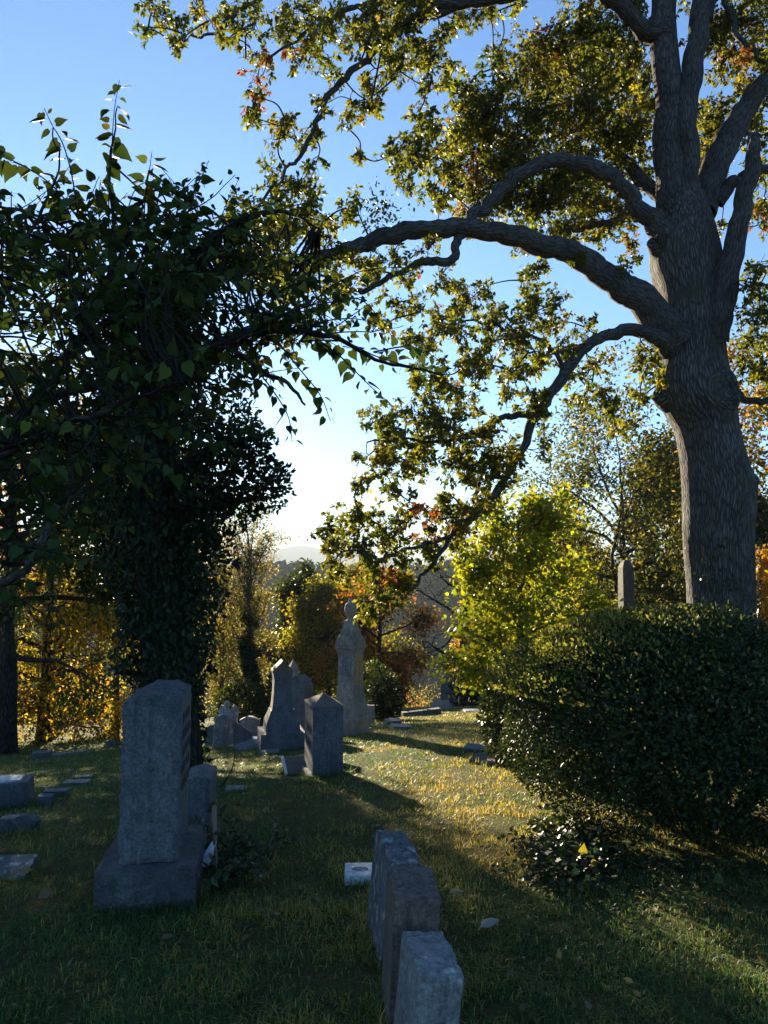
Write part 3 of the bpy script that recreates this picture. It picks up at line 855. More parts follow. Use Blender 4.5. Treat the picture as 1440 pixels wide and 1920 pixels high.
# the shoots that stand against the sky
SKY = [[(205, 470, 5), (204, 380, 5), (209, 290, 5), (214, 210, 5), (224, 150, 5)],
       [(145, 400, 4.6), (135, 330, 4.6), (118, 270, 4.6), (98, 235, 4.6), (83, 203, 4.6)],
       [(160, 430, 4.8), (110, 360, 4.8), (60, 320, 4.8), (10, 296, 4.8), (-50, 280, 4.8)],
       [(270, 430, 4.9), (272, 370, 4.9), (280, 320, 4.9), (285, 284, 4.9)],
       [(245, 470, 4.9), (240, 400, 4.9), (258, 350, 4.9), (300, 340, 4.9), (345, 355, 4.9)],
       [(150, 480, 4.8), (160, 400, 4.8), (178, 350, 4.8), (186, 330, 4.8)],
       [(60, 470, 4.7), (20, 430, 4.7), (-20, 370, 4.7), (-40, 330, 4.7)],
       [(330, 480, 4.9), (360, 430, 4.9), (370, 390, 4.9), (362, 350, 4.9)],
       [(300, 470, 4.9), (330, 420, 4.9), (330, 370, 4.9), (318, 335, 4.9)],
       [(400, 470, 5), (440, 420, 5), (480, 390, 5), (530, 375, 5)],
       [(560, 640, 4.5), (640, 640, 4.5), (710, 670, 4.5), (780, 690, 4.4), (832, 706, 4.4)],
       [(560, 620, 4.6), (620, 600, 4.6), (680, 600, 4.6), (725, 625, 4.6)],
       [(600, 640, 4.5), (640, 670, 4.5), (690, 720, 4.5), (735, 760, 4.5)],
       [(520, 640, 4.5), (560, 690, 4.5), (600, 740, 4.5), (620, 790, 4.5)],
       [(470, 680, 4.5), (510, 730, 4.5), (540, 780, 4.5), (548, 830, 4.5)],
       [(620, 570, 4.7), (670, 560, 4.7), (705, 590, 4.7), (720, 640, 4.7)],
       [(500, 560, 4.6), (560, 530, 4.6), (610, 530, 4.6), (660, 560, 4.6)],
       [(700, 660, 4.5), (760, 650, 4.5), (800, 660, 4.5), (840, 690, 4.5)],
       [(430, 700, 4.4), (470, 720, 4.4), (500, 700, 4.4), (560, 690, 4.4)]]
for q in SKY:
    shoots.append((spline([PX(*c) for c in q], 6), .034, .122 if q[0][0] < 420 else .078, .06, True))
poly = np.array([(-90, 430), (40, 430), (120, 450), (230, 440), (330, 400), (420, 400), (490, 430), (540, 490), (590, 550), (630, 590), (640, 630), (600, 645), (530, 650), (470, 690), (440, 720), (400, 770), (330, 820), (250, 850), (190, 920), (130, 1010), (60, 1080), (-90, 1140)], float)
def inside(px, py):
    x0, y0 = poly[:, 0], poly[:, 1]; x1, y1 = np.roll(x0, -1), np.roll(y0, -1)
    c = (y0 > py) != (y1 > py)
    return (np.sum(c & (px < (x1 - x0) * (py - y0) / (y1 - y0 + 1e-9) + x0)) % 2) == 1
tw = Tubes()
cnt = 0
while cnt < 430:
    px, py = r.uniform(-90, 720), r.uniform(370, 1140)
    if not inside(px, py): continue
    if py > 620 and px < 330 and r.random() < .45: continue
    d = r.uniform(3.7, 6.2) if px < 330 else r.uniform(4.4, 6.0)
    c = PX(px, py, d)
    up = r.uniform(-.3, 1.1)
    dirn = unit(np.array([r.normal() * .8 + .3, r.normal() * .5, up]))
    path = wiggle_path(r, c, dirn, r.uniform(.35, .6), 6, .12, -.3)
    shoots.append((path, .046, .082 if px < 400 else .068, 0., False))
    j = np.argmin(((mnodes - c) ** 2).sum(1))
    if ((mnodes[j] - c) ** 2).sum() < 2.2:
        p2 = spline([mnodes[j], (mnodes[j] + c) / 2 + r.normal(size=3) * .06, c], 4)
        tw.add(p2, np.linspace(.010, .005, len(p2)), 4)
    cnt += 1
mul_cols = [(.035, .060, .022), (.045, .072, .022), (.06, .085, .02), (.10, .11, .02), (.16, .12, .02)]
rows = []
for path, sp, sz, b0, sky in shoots:
    tw.add(path, np.linspace(.0055, .002, len(path)), 4)
    L = np.concatenate([[0], np.cumsum(np.linalg.norm(np.diff(path, axis=0), axis=1))])
    side = r.uniform(0, 6.28)
    for s in np.arange(L[-1] * b0, L[-1], sp):
        k = min(len(path) - 2, np.searchsorted(L, s, side='right') - 1)
        w = (s - L[k]) / (L[k + 1] - L[k] + 1e-9)
        q = path[k] * (1 - w) + path[k + 1] * w
        t_ = unit(path[k + 1] - path[k])
        side += math.pi + r.normal() * .5
        o = np.array([math.cos(side), math.sin(side), 0]) - t_ * np.dot([math.cos(side), math.sin(side), 0], t_)
        o = unit(o)
        pet = q + o * .03 + np.array([0, 0, -.008])
        tw.add([q, pet], [.0012, .0009], 3, cap=False)
        dn = unit(o * .85 + t_ * .3 + np.array([0, 0, -.5]) + r.normal(size=3) * .36)
        nm = unit(o * .55 + np.array([0, 0, .8]) + r.normal(size=3) * .5)
        size = sz * r.uniform(.5, 1.25) * (1 - .35 * (s / L[-1]) ** 3)
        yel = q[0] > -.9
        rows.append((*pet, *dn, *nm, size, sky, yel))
rows = np.array(rows)
n = len(rows)
print('mulberry leaves', n)
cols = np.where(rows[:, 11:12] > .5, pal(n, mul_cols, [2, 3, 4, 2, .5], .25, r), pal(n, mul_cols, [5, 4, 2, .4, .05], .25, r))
tw.build('branchwork', M_DARKBARK, mul, mul_base, kind='stuff')
# the 300 leaves that show largest or stand alone against the sky are leaves of their own
score = rows[:, 10] * 3 - rows[:, 1] * .5
v = rows[:, :3] - EYE
fx = 720 + v[:, 0] / v[:, 1] * FPX
score = np.where((fx < 5) | (fx > 1400), -99, score)
own = np.zeros(n, bool); own[np.argsort(-score)[:300]] = True
o_ = ~own
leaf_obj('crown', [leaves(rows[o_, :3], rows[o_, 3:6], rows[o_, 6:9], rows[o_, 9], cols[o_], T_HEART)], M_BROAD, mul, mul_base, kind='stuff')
lmeshes = []
for i in range(12):
    V, F, C = leaves(np.zeros((1, 3)), np.array([[0, 1., 0]]), np.array([[0, 0, 1.]]), [1.], [cols[own][i * 20]], T_HEART)
    V = V * [1, 1, 1 + .6 * r.uniform(-1, 1)]
    V[:, 2] += .10 * V[:, 1] * V[:, 0] * r.uniform(-2, 2)
    me = mesh_np('mulberry_leaf', V, F); add_col(me, C); me.materials.append(M_BROAD)
    lmeshes.append(me)
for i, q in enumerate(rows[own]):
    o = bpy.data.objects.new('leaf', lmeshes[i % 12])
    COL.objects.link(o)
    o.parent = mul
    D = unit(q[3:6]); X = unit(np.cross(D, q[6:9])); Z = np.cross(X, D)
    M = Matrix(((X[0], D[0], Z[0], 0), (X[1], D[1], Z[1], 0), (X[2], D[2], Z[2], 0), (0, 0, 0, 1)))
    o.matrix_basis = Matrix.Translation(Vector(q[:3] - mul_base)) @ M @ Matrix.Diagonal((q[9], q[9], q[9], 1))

# ---- the tree smothered in ivy behind the large granite headstone
r = np.random.default_rng(44)
ID = 8.2
ivb = on_ground(322, ID)
ivt = thing('ivy_clad_tree', 'dark tree smothered in ivy from foot to crown behind the large granite headstone', 'tree', ivb)
zpx = 1080 + (1.6 - ivb[2]) / ID * FPX
core = [(322, zpx + 10, ID, 60), (320, 1340, ID, 52), (312, 1200, ID, 48), (300, 1050, ID, 44), (292, 900, ID, 40), (300, 750, ID, 36), (325, 620, ID, 30), (360, 520, ID, 22), (400, 440, ID, 10)]
p_, q_ = limb_px(core, 10)
tb = Tubes(); tb.add(p_, q_, 14, lump=.15); tb.build('trunk', M_DARKBARK, ivt, ivb)
for rows_ in ([(300, 900, ID, 18), (370, 860, 8, 14), (430, 830, 7.9, 9), (490, 820, 7.8, 4)], [(292, 1000, ID, 18), (360, 960, 8.1, 13), (430, 940, 8, 8), (500, 930, 8, 3)],
              [(300, 760, ID, 20), (350, 700, 8.1, 16), (400, 655, 8, 14), (450, 625, 8, 10), (520, 610, 7.9, 5)], [(295, 820, ID, 20), (220, 720, 8.2, 15), (160, 620, 8.2, 10), (110, 520, 8.2, 5)],
              [(325, 620, ID, 16), (300, 520, 8.3, 12), (290, 440, 8.3, 6)]):
    p2, q2 = limb_px(rows_, 7, .03, 4)
    tb = Tubes(); tb.add(p2, q2, 8, lump=.12); tb.build('limb', M_DARKBARK, ivt, ivb)
icol = [(.016, .030, .014), (.022, .040, .018), (.03, .05, .02), (.014, .022, .012)]
# sleeve of ivy: (py, left edge, right edge)
prof = np.array([(1440, 268, 372), (1380, 262, 378), (1300, 250, 385), (1200, 228, 395), (1120, 205, 402), (1050, 190, 415), (980, 175, 420), (900, 160, 430), (820, 150, 430), (740, 165, 400), (660, 190, 380), (600, 220, 380), (540, 260, 380), (480, 310, 380)], float)
n = 17000
py = r.uniform(480, 1440, n)
lo = np.interp(py, prof[::-1, 0], prof[::-1, 1]); hi = np.interp(py, prof[::-1, 0], prof[::-1, 2])
ph = r.uniform(0, 2 * math.pi, n)
lump = 1 + .62 * fbm(np.stack([np.cos(ph) * 1.8, np.sin(ph) * 1.8, py / 62.], -1), 4, 5)
rr = (hi - lo) / 2 * ID / FPX * lump * (1 - .55 * r.random(n) ** 2)
ctr = np.array([PX(a, b, ID) for a, b in zip((lo + hi) / 2, py)])
P = ctr + np.stack([np.cos(ph) * rr, np.sin(ph) * rr * .85, 0 * rr], -1)
N = unit(np.stack([np.cos(ph), np.sin(ph), 0 * ph + .25], -1) + rand_dir(n, r) * .6)
D = unit(rand_dir(n, r) * .7 + np.array([0, 0, -.7]))
sets = [leaves(P, D, N, .075 * r.uniform(.55, 1.3, n), pal(n, icol, None, .3, r), T_SIMPLE)]
for bx, by, bd, br, k in ((455, 900, 8.0, 62, 1500), (500, 925, 8.0, 34, 420), (430, 820, 7.9, 60, 1300), (400, 950, 8.0, 62, 1300), (470, 840, 7.8, 40, 500), (400, 740, 8, 60, 560), (350, 640, 8, 75, 800), (210, 760, 8.2, 80, 1400), (190, 880, 8.2, 70, 1200), (400, 1040, 8.1, 40, 500), (520, 890, 8, 22, 160), (240, 620, 8.2, 80, 1300), (330, 530, 8.2, 75, 600), (440, 650, 7.9, 36, 160), (380, 1120, 8.1, 30, 260)):
    C = PX(bx, by, bd)
    sets.append(shrub_sets(r, C, np.array([1, .9, .95]) * br * bd / FPX * 1.22, int(k * .62), .07, icol, None, T_SIMPLE, .5, None, 2.4, .8))
leaf_obj('crown', sets, M_IVY, ivt, ivb)

# ---- the young maple behind the bush
tree('maple_sapling', 'young maple with bright yellow-green sunlit leaves behind the bush', 'tree', on_ground(973, 13.5), 7, 3.75, 1.42, .12, .085, 10, .12,
     [(.17, .20, .02), (.21, .22, .022), (.12, .16, .018), (.26, .20, .025)], [5, 4, 3, 1], T_STAR, leaf_mat('maple_leaf', .6, .45, .25, (1.5, 1.4, .45)), npri=17, up=(12, 60), tr=.06, nsec=6, nter=4, wob=.09, grav=.05, shape='round', droop=.5, top=.98,
     extra=lambda r, root: [shrub_sets(r, PX(972, 1150, 13.4), (1.05, 1.05, .85), 2000, .085, [(.17, .20, .02), (.21, .22, .022), (.12, .16, .018)], None, T_STAR, .45, None, 2.6, .95, .3)])

GOLD = [(.44, .27, .035), (.38, .26, .035), (.26, .22, .035), (.44, .21, .035)]
OLIVE = [(.08, .09, .02), (.06, .075, .018), (.12, .11, .025)]
DARKG = [(.022, .035, .014), (.03, .042, .016), (.04, .05, .016)]
YELG = [(.24, .22, .03), (.18, .19, .03), (.30, .23, .03)]
RUST = [(.34, .11, .035), (.28, .09, .04), (.20, .12, .035), (.38, .16, .04)]
TAN = [(.23, .19, .10), (.17, .15, .07), (.27, .21, .10)]
BIG = dict(npri=15, nsec=6, nter=4)
# left side, behind the lawn
tree('beech_tree', 'golden-leaved tree with low sweeping boughs at the far left edge of the lawn', 'tree', on_ground(95, 25), 101, 6.6, 3.4, .10, .14, 8, .18, GOLD + OLIVE, [3, 3, 3, 1, 3, 2, 3], npri=17, up=(-12, 55), tr=.2, grav=-.25, droop=.6, lmat=M_AUTUMN, extra=lambda r, root: [shrub_sets(r, np.array(root.location) + [.5, -1.2, 1.5], (2.9, 1.5, 1.6), 3000, .15, GOLD + OLIVE, [3, 3, 3, 1, 3, 2, 3], T_SMALL, .4, None, 2.4, .9), shrub_sets(r, np.array(root.location) + [1.6, -.6, 3.6], (2.2, 1.5, 1.3), 1500, .15, GOLD, None, T_SMALL, .4, None, 2.4, .9)], T=T_SMALL)
tree('canopy_tree', 'dark olive tree towering at the far left above the golden tree', 'tree', on_ground(20, 20), 102, 9.6, 4.0, .30, .14, 6, .2, OLIVE, None, npri=18, up=(0, 65), tr=.3, droop=.4, T=T_SMALL)
evb = on_ground(300, 19); evc = on_ground(230, 19)
tree('holly_tree', 'dense dark evergreen tree half hidden behind the ivy-clad tree', 'tree', evb, 103, 5.9, 1.5, .45, .14, 3, .2, DARKG, None, npri=16, up=(0, 65), tr=.22, droop=.4,
     extra=lambda r, root: [shrub_sets(r, np.array([evc[0], evc[1], 3.35]), (2.15, 2.0, 2.25), 17000, .15, DARKG + OLIVE[:1], None, T_SMALL, .3, None, 2.2, .6)])
tree('red_oak_tree', 'rust and green oak rising behind the left-hand foliage', 'tree', on_ground(120, 33), 104, 13, 4.6, .35, 0.225, 11, 0.276, RUST + OLIVE, [2, 2, 2, 1, 3, 2, 2], npri=16, up=(5, 65), tr=.3, lmat=M_AUTUMN, T=T_SMALL)
tree('understory_tree', 'low dark green tree at the left edge beside the golden tree', 'tree', on_ground(-70, 31), 105, 4.6, 2.1, .08, 0.150, 13, 0.184, DARKG, None, npri=14, up=(-5, 60), tr=.12, T=T_SMALL)
tree('understory_tree', 'low olive tree between the golden tree and the ivy-clad tree', 'tree', on_ground(225, 29), 106, 6.0, 2.6, .10, 0.163, 11, 0.207, OLIVE + YELG, None, npri=14, up=(-5, 60), tr=.14, lmat=M_AUTUMN, T=T_SMALL)
# middle
tree('wispy_tree', 'pale wispy tree with thin upright stems right of the ivy-clad tree', 'tree', on_ground(468, 33), 107, 8.1, 2.6, .06, .11, 5, .18, TAN + OLIVE, [2, 3, 1, 2, 2, 2], npri=34, up=(40, 78), wob=.07, tr=.16, nsec=6, nter=4, grav=.25, shape='vase', bark=M_GREYBARK, droop=.1, lmat=M_AUTUMN, T=T_SMALL)
tree('wispy_tree', 'second thin pale tree beside the dark ivy pillar', 'tree', on_ground(420, 36), 117, 7.0, 2.4, .08, .12, 6, .18, TAN + OLIVE, None, npri=22, up=(45, 80), wob=.08, tr=.14, nsec=6, nter=4, grav=.2, shape='vase', bark=M_GREYBARK, droop=.1, lmat=M_AUTUMN, T=T_SMALL)
def pillar(px, d, y0, y1, hw, n, leaf):
    def f(r, root):
        py = r.uniform(y0, y1, n); ph = r.uniform(0, 6.283, n)
        c = np.array([PX(px + 12 * math.sin(q * .02), q, d) for q in py])
        rr = hw * d / FPX * (1 + .35 * fbm(np.stack([np.cos(ph), np.sin(ph), py / 35.], -1), 3, 2)) * (1 - .5 * r.random(n) ** 2)
        P = c + np.stack([np.cos(ph) * rr, np.sin(ph) * rr, 0 * rr], -1)
        N = np.stack([np.cos(ph), np.sin(ph), .3 + 0 * ph], -1)
        return [leaves(P, unit(rand_dir(n, r) + [0, 0, -.6]), unit(N + .6 * rand_dir(n, r)), leaf * r.uniform(.6, 1.3, n), pal(n, icol, None, .3, r), T_SMALL)]
    return f
tree('ivy_pillar_tree', 'dark spreading tree with an ivy-wrapped trunk behind the gabled stones', 'tree', on_ground(565, 44), 108, 6.7, 2.9, .42, .24, 18, .26, DARKG, None, npri=13, up=(5, 50), tr=.18, droop=.3, extra=pillar(567, 44, 1100, 1330, 30, 5200, .24), T=T_SMALL)
tree('ivy_pillar_tree', 'thin ivy-wrapped stump standing left of the dark spreading tree', 'tree', on_ground(470, 29), 118, 4.2, .5, .6, 0.150, 8, 0.115, DARKG, None, npri=5, up=(20, 60), tr=.10, nsec=3, nter=2, extra=pillar(470, 29, 1195, 1330, 13, 2200, .16), T=T_SMALL)
tree('yellow_tree', 'yellow-olive tree between the ivy pillar and the urn monument', 'tree', on_ground(618, 40), 109, 6.6, 2.3, .12, 0.163, 13, 0.230, YELG + OLIVE, [2, 3, 1, 2, 2, 2], npri=16, up=(0, 60), tr=.16, lmat=M_AUTUMN, T=T_SMALL)
tree('rust_tree', 'orange-red and olive tree just right of the urn monument', 'tree', on_ground(712, 36), 110, 6.6, 2.3, .14, 0.163, 13, 0.230, RUST + OLIVE, [3, 2, 2, 2, 3, 3, 2], npri=16, up=(-5, 60), tr=.16, droop=.4, lmat=M_AUTUMN, T=T_SMALL)
tree('olive_tree', 'dull green tree behind the urn monument', 'tree', on_ground(665, 46), 119, 8.2, 2.9, .12, 0.188, 13, 0.276, OLIVE + YELG, [3, 3, 2, 1, 1, 1], npri=16, up=(0, 60), tr=.18, lmat=M_AUTUMN, T=T_SMALL)
tree('bare_tree', 'dark bare tree with drooping leafless branches left of the bright maple', 'tree', on_ground(868, 33), 111, 8.4, 3.1, .10, .10, 0, .2, RUST, None, npri=20, up=(0, 62), wob=.2, tr=.2, nsec=7, nter=6, grav=-.35, top=.98, fine=True, lmat=M_AUTUMN, T=T_SMALL)
tree('rust_tree', 'small russet tree at the foot of the bare tree', 'tree', on_ground(900, 40), 120, 4.2, 2.0, .10, 0.150, 11, 0.207, RUST + TAN, None, npri=13, up=(0, 60), tr=.1, lmat=M_AUTUMN, T=T_SMALL)
# right
tree('spreading_tree', 'broad dark tree with open layered crown behind the stone obelisk', 'tree', on_ground(1168, 34), 112, 11.0, 5.4, .12, .21, 13, .34, OLIVE + DARKG + TAN[:1], [3, 3, 2, 2, 2, 2, 1], npri=22, up=(2, 50), wob=.15, tr=.28, nsec=8, nter=4, grav=.0, shape='even', lmat=M_AUTUMN, T=T_SMALL)
tree('spreading_tree', 'dark open-crowned tree close to the left of the huge oak trunk', 'tree', on_ground(1262, 38), 113, 12.0, 3.6, .14, .25, 12, .28, DARKG + OLIVE, None, npri=20, up=(5, 70), wob=.15, tr=.28, nsec=7, nter=4, T=T_SMALL)
tree('spreading_tree', 'olive tree filling the gap between maple and obelisk', 'tree', on_ground(1062, 42), 114, 9.6, 3.0, .15, .24, 11, .28, OLIVE + YELG, [3, 3, 3, 1, 1, 1], npri=17, up=(0, 62), tr=.2, lmat=M_AUTUMN, T=T_SMALL)
tree('hemlock_tree', 'feathery dark conifer rising right of the huge oak trunk', 'tree', on_ground(1432, 33), 115, 9.6, 1.9, .08, 0.125, 11, 0.161, DARKG, None, npri=34, up=(-14, 22), wob=.06, tr=.16, nsec=7, nter=3, shape='cone', grav=-.15, lmat=M_NEEDLE, T=T_SMALL)
tree('golden_tree', 'golden-leaved tree glimpsed right of the oak trunk', 'tree', on_ground(1440, 21), 116, 3.6, 1.5, .1, 0.138, 13, 0.161, GOLD, None, npri=13, up=(0, 60), tr=.08, lmat=M_AUTUMN, T=T_SMALL)
tree('orange_oak_tree', 'orange-tinged oak at the right edge beyond the huge oak', 'tree', on_ground(1490, 24), 121, 10.6, 3.0, .5, 0.175, 13, 0.230, RUST[2:] + OLIVE + YELG, None, npri=14, up=(5, 60), tr=.2, lmat=M_AUTUMN, T=T_SMALL)
# far line of trees across the dale
far = [(-250, 60, 12, 4, OLIVE), (-40, 52, 11, 4, GOLD + OLIVE), (60, 70, 13, 5, DARKG), (190, 58, 11, 4.5, OLIVE + YELG), (330, 64, 12, 5, DARKG + OLIVE), (430, 72, 12, 5, YELG + OLIVE), (520, 82, 12.5, 4.5, OLIVE), (610, 88, 13, 5, DARKG + RUST[:1]), (690, 76, 10, 4, RUST + OLIVE),
       (770, 95, 10, 4.5, OLIVE + TAN), (940, 70, 12, 4.5, YELG + OLIVE), (1010, 60, 12, 4.2, OLIVE), (1130, 66, 14, 5, DARKG + OLIVE), (1230, 60, 13, 5, OLIVE), (1340, 56, 13, 5, DARKG), (1450, 50, 13, 4.5, GOLD + OLIVE), (1580, 55, 13, 5, OLIVE)]
lab = {0: 'distant olive tree', 1: 'distant golden tree', 2: 'distant dark green tree', 3: 'distant yellow-green tree', 4: 'distant russet tree'}
where = ['beyond the left edge', 'behind the golden tree', 'behind the golden tree boughs', 'behind the low olive tree', 'behind the ivy-clad tree', 'behind the wispy trees', 'behind the ivy pillar', 'behind the yellow-olive tree', 'behind the orange-red tree',
         'in the hazy gap left of the bare tree', 'behind the maple crown', 'right behind the maple', 'behind the obelisk', 'between obelisk and oak trunk', 'behind the oak trunk', 'right of the oak trunk', 'past the right edge']
kinds = [0, 1, 2, 3, 2, 3, 0, 2, 4, 0, 3, 0, 2, 0, 2, 1, 0]
for i, (px, d, H, cr, cl) in enumerate(far):
    tree('distant_tree', lab[kinds[i]] + ' ' + where[i], 'tree', on_ground(px, d), 200 + i, H, cr, .14, .28, 5, .36, cl, None, T=T_SMALL, npri=13, up=(0, 62), tr=.2, nsec=4, nter=3, group='trees across the dale', lmat=M_AUTUMN)

# ---- shrubs
bb = on_ground(1284, 5.5)
bz = bb[2]
bush_cols = [(.022, .036, .014), (.030, .048, .016), (.04, .058, .018), (.05, .06, .018)]
r = np.random.default_rng(61)
bush = thing('evergreen_bush', 'big rounded dark evergreen bush in front of the huge oak', 'bush', bb)
tb = Tubes()
for i in range(16):
    az = i * .4 + r.uniform(-.2, .2); q = r.uniform(.4, .95)
    tb.add(spline([bb + [math.cos(az) * .15, math.sin(az) * .15, -.05], bb + [math.cos(az) * .5, math.sin(az) * .5, .4], bb + [math.cos(az) * q * 1.1, math.sin(az) * q * 1.1, .5 + .7 * r.random()]], 5), np.linspace(.03, .008, 11), 5)
tb.build('stems', M_DARKBARK, bush, bb, kind='stuff')
sets = [shrub_sets(r, bb + [0, 0, .68], (1.32, 1.24, .69), 62000, .033, bush_cols, [4, 4, 2, 1], T_SMALL, .15, -.85, 2.2, .5, .6),
        shrub_sets(r, bb + [-.08, .0, 1.02], (.72, .72, .50), 15000, .033, bush_cols, [4, 4, 2, 1], T_SMALL, .35, -.2, 2.4, .5, .6),
        shrub_sets(r, bb + [0, 0, .70], (1.15, 1.0, .60), 14000, .05, bush_cols[:2], None, T_SMALL, .2, -.85, 2.0, .9, .6)]
# stray shoots standing out of the clipped mass
for _ in range(70):
    u = rand_dir(1, r)[0]; u[2] = abs(u[2])
    o_ = bb + [0, 0, .72] + u * np.array([1.32, 1.22, .74])
    k = int(r.integers(6, 14)); tt = np.linspace(0, 1, k)[:, None] * r.uniform(.06, .16)
    P_ = o_ + (u * .6 + [0, 0, .6]) * tt + r.normal(size=(k, 3)) * .008
    sets.append(leaves(P_, unit(rand_dir(k, r) + u), rand_dir(k, r), .04 * r.uniform(.6, 1.2, k), pal(k, bush_cols, None, .3, r), T_SIMPLE))
leaf_obj('crown', sets, M_BUSH, bush, bb)
k = 11000  # paler leaf layer, sunlight painted onto the upper left of the bush
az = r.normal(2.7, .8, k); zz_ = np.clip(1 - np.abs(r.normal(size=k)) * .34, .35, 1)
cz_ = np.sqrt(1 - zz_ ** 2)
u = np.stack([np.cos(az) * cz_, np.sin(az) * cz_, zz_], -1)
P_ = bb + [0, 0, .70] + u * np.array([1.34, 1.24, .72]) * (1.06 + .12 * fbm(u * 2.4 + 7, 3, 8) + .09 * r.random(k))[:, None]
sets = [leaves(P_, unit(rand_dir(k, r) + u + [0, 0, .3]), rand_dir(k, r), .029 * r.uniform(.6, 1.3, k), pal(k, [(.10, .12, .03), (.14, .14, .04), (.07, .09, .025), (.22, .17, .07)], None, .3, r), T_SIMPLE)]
leaf_obj('sunlit_crest', sets, M_LEAF, bush, bb, kind='stuff')
n = 1500
ang = r.uniform(0, 6.28, n); rad_ = np.sqrt(r.random(n))
P = bb + np.stack([-.25 + rad_ * np.cos(ang) * .75, .1 + rad_ * np.sin(ang) * .6, 1.40 + .07 * r.normal(size=n) - .25 * rad_ ** 2], -1)
leaf_obj('dry_flower_heads', [leaves(P, unit(rand_dir(n, r) * .6 + [0, 0, .9]), rand_dir(n, r), .035 * r.uniform(.4, 1., n), pal(n, [(.36, .29, .18), (.28, .21, .12)], None, .3, r), T_SIMPLE)], M_LEAF, bush, bb, kind='stuff')

b1 = on_ground(942, 8.6)
shrub('understory_shrub', 'dark glossy shrub peeping out left of the big bush', 'bush', b1, b1 + [.08, 0, .55], (.34, .4, .62), 3800, .06, DARKG, 62)
b2 = on_ground(724, 20.5)
shrub('round_evergreen', 'small clipped dome-shaped evergreen right of the urn monument', 'bush', b2, b2 + [0, 0, .5], (.43, .43, .62), 5200, .07, [(.014, .024, .012), (.018, .03, .014)], 63, None, M_NEEDLE, T_SMALL, rough=.08)
for i, (px, d, rx, h, lbl) in enumerate(((455, 26, .9, 1.5, 'dark evergreen hedge clump behind the angel statue'), (540, 27, .9, 1.6, 'dark evergreen clump behind the gabled monument'), (690, 26, 1.0, 1.5, 'dark green shrub behind the urn monument'), (1080, 22, 1.6, 2.3, 'dark shrub below the maple crown'), (1200, 21, 1.7, 2.4, 'dark shrub hiding the foot of the obelisk'), (1300, 20, 1.3, 2.2, 'dark shrub behind the foot of the oak trunk'), (900, 27, 1.0, 1.4, 'dark scrub at the crest beside the small stones'),
        (30, 46, 1.6, 1.2, 'dark scrub at the far left below the golden boughs'))):
    q = on_ground(px, d)
    shrub('dark_shrub', lbl, 'bush', q, q + [0, 0, h * .45], (rx, rx, h * .6), 4200, .11, DARKG, 70 + i, None, M_LEAF, T_SMALL, group='dark shrubs among the graves', rough=.3)

# ------------------------------------------------------------------ stones
M_GRANITE = stone_mat('grey_granite', (.175, .187, .20), .6, (.045, .05, .055), (.24, .25, .25), .68, 150, .55)
M_BASE = stone_mat('dark_base_granite', (.125, .125, .13), .6, (.05, .048, .045), (.26, .26, .26), .68, 150, .5)
M_GRANITE2 = stone_mat('dark_granite', (.135, .142, .155), .6, (.05, .05, .055), (.30, .31, .31), .64, 120, .4)
M_MARBLE = stone_mat('weathered_marble', (.24, .24, .235), .35, (.055, .055, .05), (.5, .5, .48), .60, 110, .35)
M_LICHEN = stone_mat('lichened_stone', (.17, .175, .18), .6, (.035, .037, .035), (.42, .43, .44), .53, 70, .8)
M_BROWN = stone_mat('brown_stone', (.17, .13, .105), .5, (.07, .05, .04), (.38, .33, .29), .66, 110, .4)
M_TANSTONE = stone_mat('tan_stone', (.40, .28, .16), .3, (.2, .14, .08), (.5, .42, .3), .7, 90, .3)
M_UMBER = stone_mat('umber_stone', (.085, .066, .055), .5, (.03, .027, .025), (.16, .14, .12), .7, 110, .4)
M_SMOOTH = stone_mat('smooth_granite', (.30, .31, .325), .4, (.16, .165, .17), (.42, .43, .44), .72, 190, .12, .55)
M_WHITE = stone_mat('white_marble', (.62, .63, .64), .25, (.38, .38, .38), (.75, .75, .75), .72, 90, .2, .5)
M_DARKCUT = flat_mat('engraved_dark', (.035, .035, .038))
M_PALE = flat_mat('pale_paint', (.6, .6, .58))
M_WOOD = flat_mat('weathered_wood', (.26, .17, .12))
M_CLOTH = flat_mat('faded_cloth', (.62, .62, .68))

def b_prism(bm, out, y0, y1):
    """outline in (x, z), counter-clockwise, pushed from y0 to y1"""
    a = [bm.verts.new((x, y0, z)) for x, z in out]
    c = [bm.verts.new((x, y1, z)) for x, z in out]
    n = len(out)
    bm.faces.new(a); bm.faces.new(c[::-1])
    for i in range(n):
        bm.faces.new((a[(i + 1) % n], a[i], c[i], c[(i + 1) % n]))

def b_frustum(bm, w0, d0, w1, d1, z0, z1, x=0, y=0):
    a = [bm.verts.new((x + sx * w0 / 2, y + sy * d0 / 2, z0)) for sx, sy in ((-1, -1), (1, -1), (1, 1), (-1, 1))]
    if w1 <= 0:
        t = bm.verts.new((x, y, z1)); bm.faces.new(a[::-1])
        for i in range(4): bm.faces.new((a[i], a[(i + 1) % 4], t))
        return
    c = [bm.verts.new((x + sx * w1 / 2, y + sy * d1 / 2, z1)) for sx, sy in ((-1, -1), (1, -1), (1, 1), (-1, 1))]
    bm.faces.new(a[::-1]); bm.faces.new(c)
    for i in range(4): bm.faces.new((a[i], a[(i + 1) % 4], c[(i + 1) % 4], c[i]))

def b_rings(bm, rings):
    """stack of rectangular rings (w, d, z) joined into one closed body"""
    R_ = [[bm.verts.new((sx * w / 2, sy * d / 2, z)) for sx, sy in ((-1, -1), (1, -1), (1, 1), (-1, 1))] for w, d, z in rings]
    bm.faces.new(R_[0][::-1]); bm.faces.new(R_[-1])
    for a, c in zip(R_, R_[1:]):
        for i in range(4): bm.faces.new((a[i], a[(i + 1) % 4], c[(i + 1) % 4], c[i]))

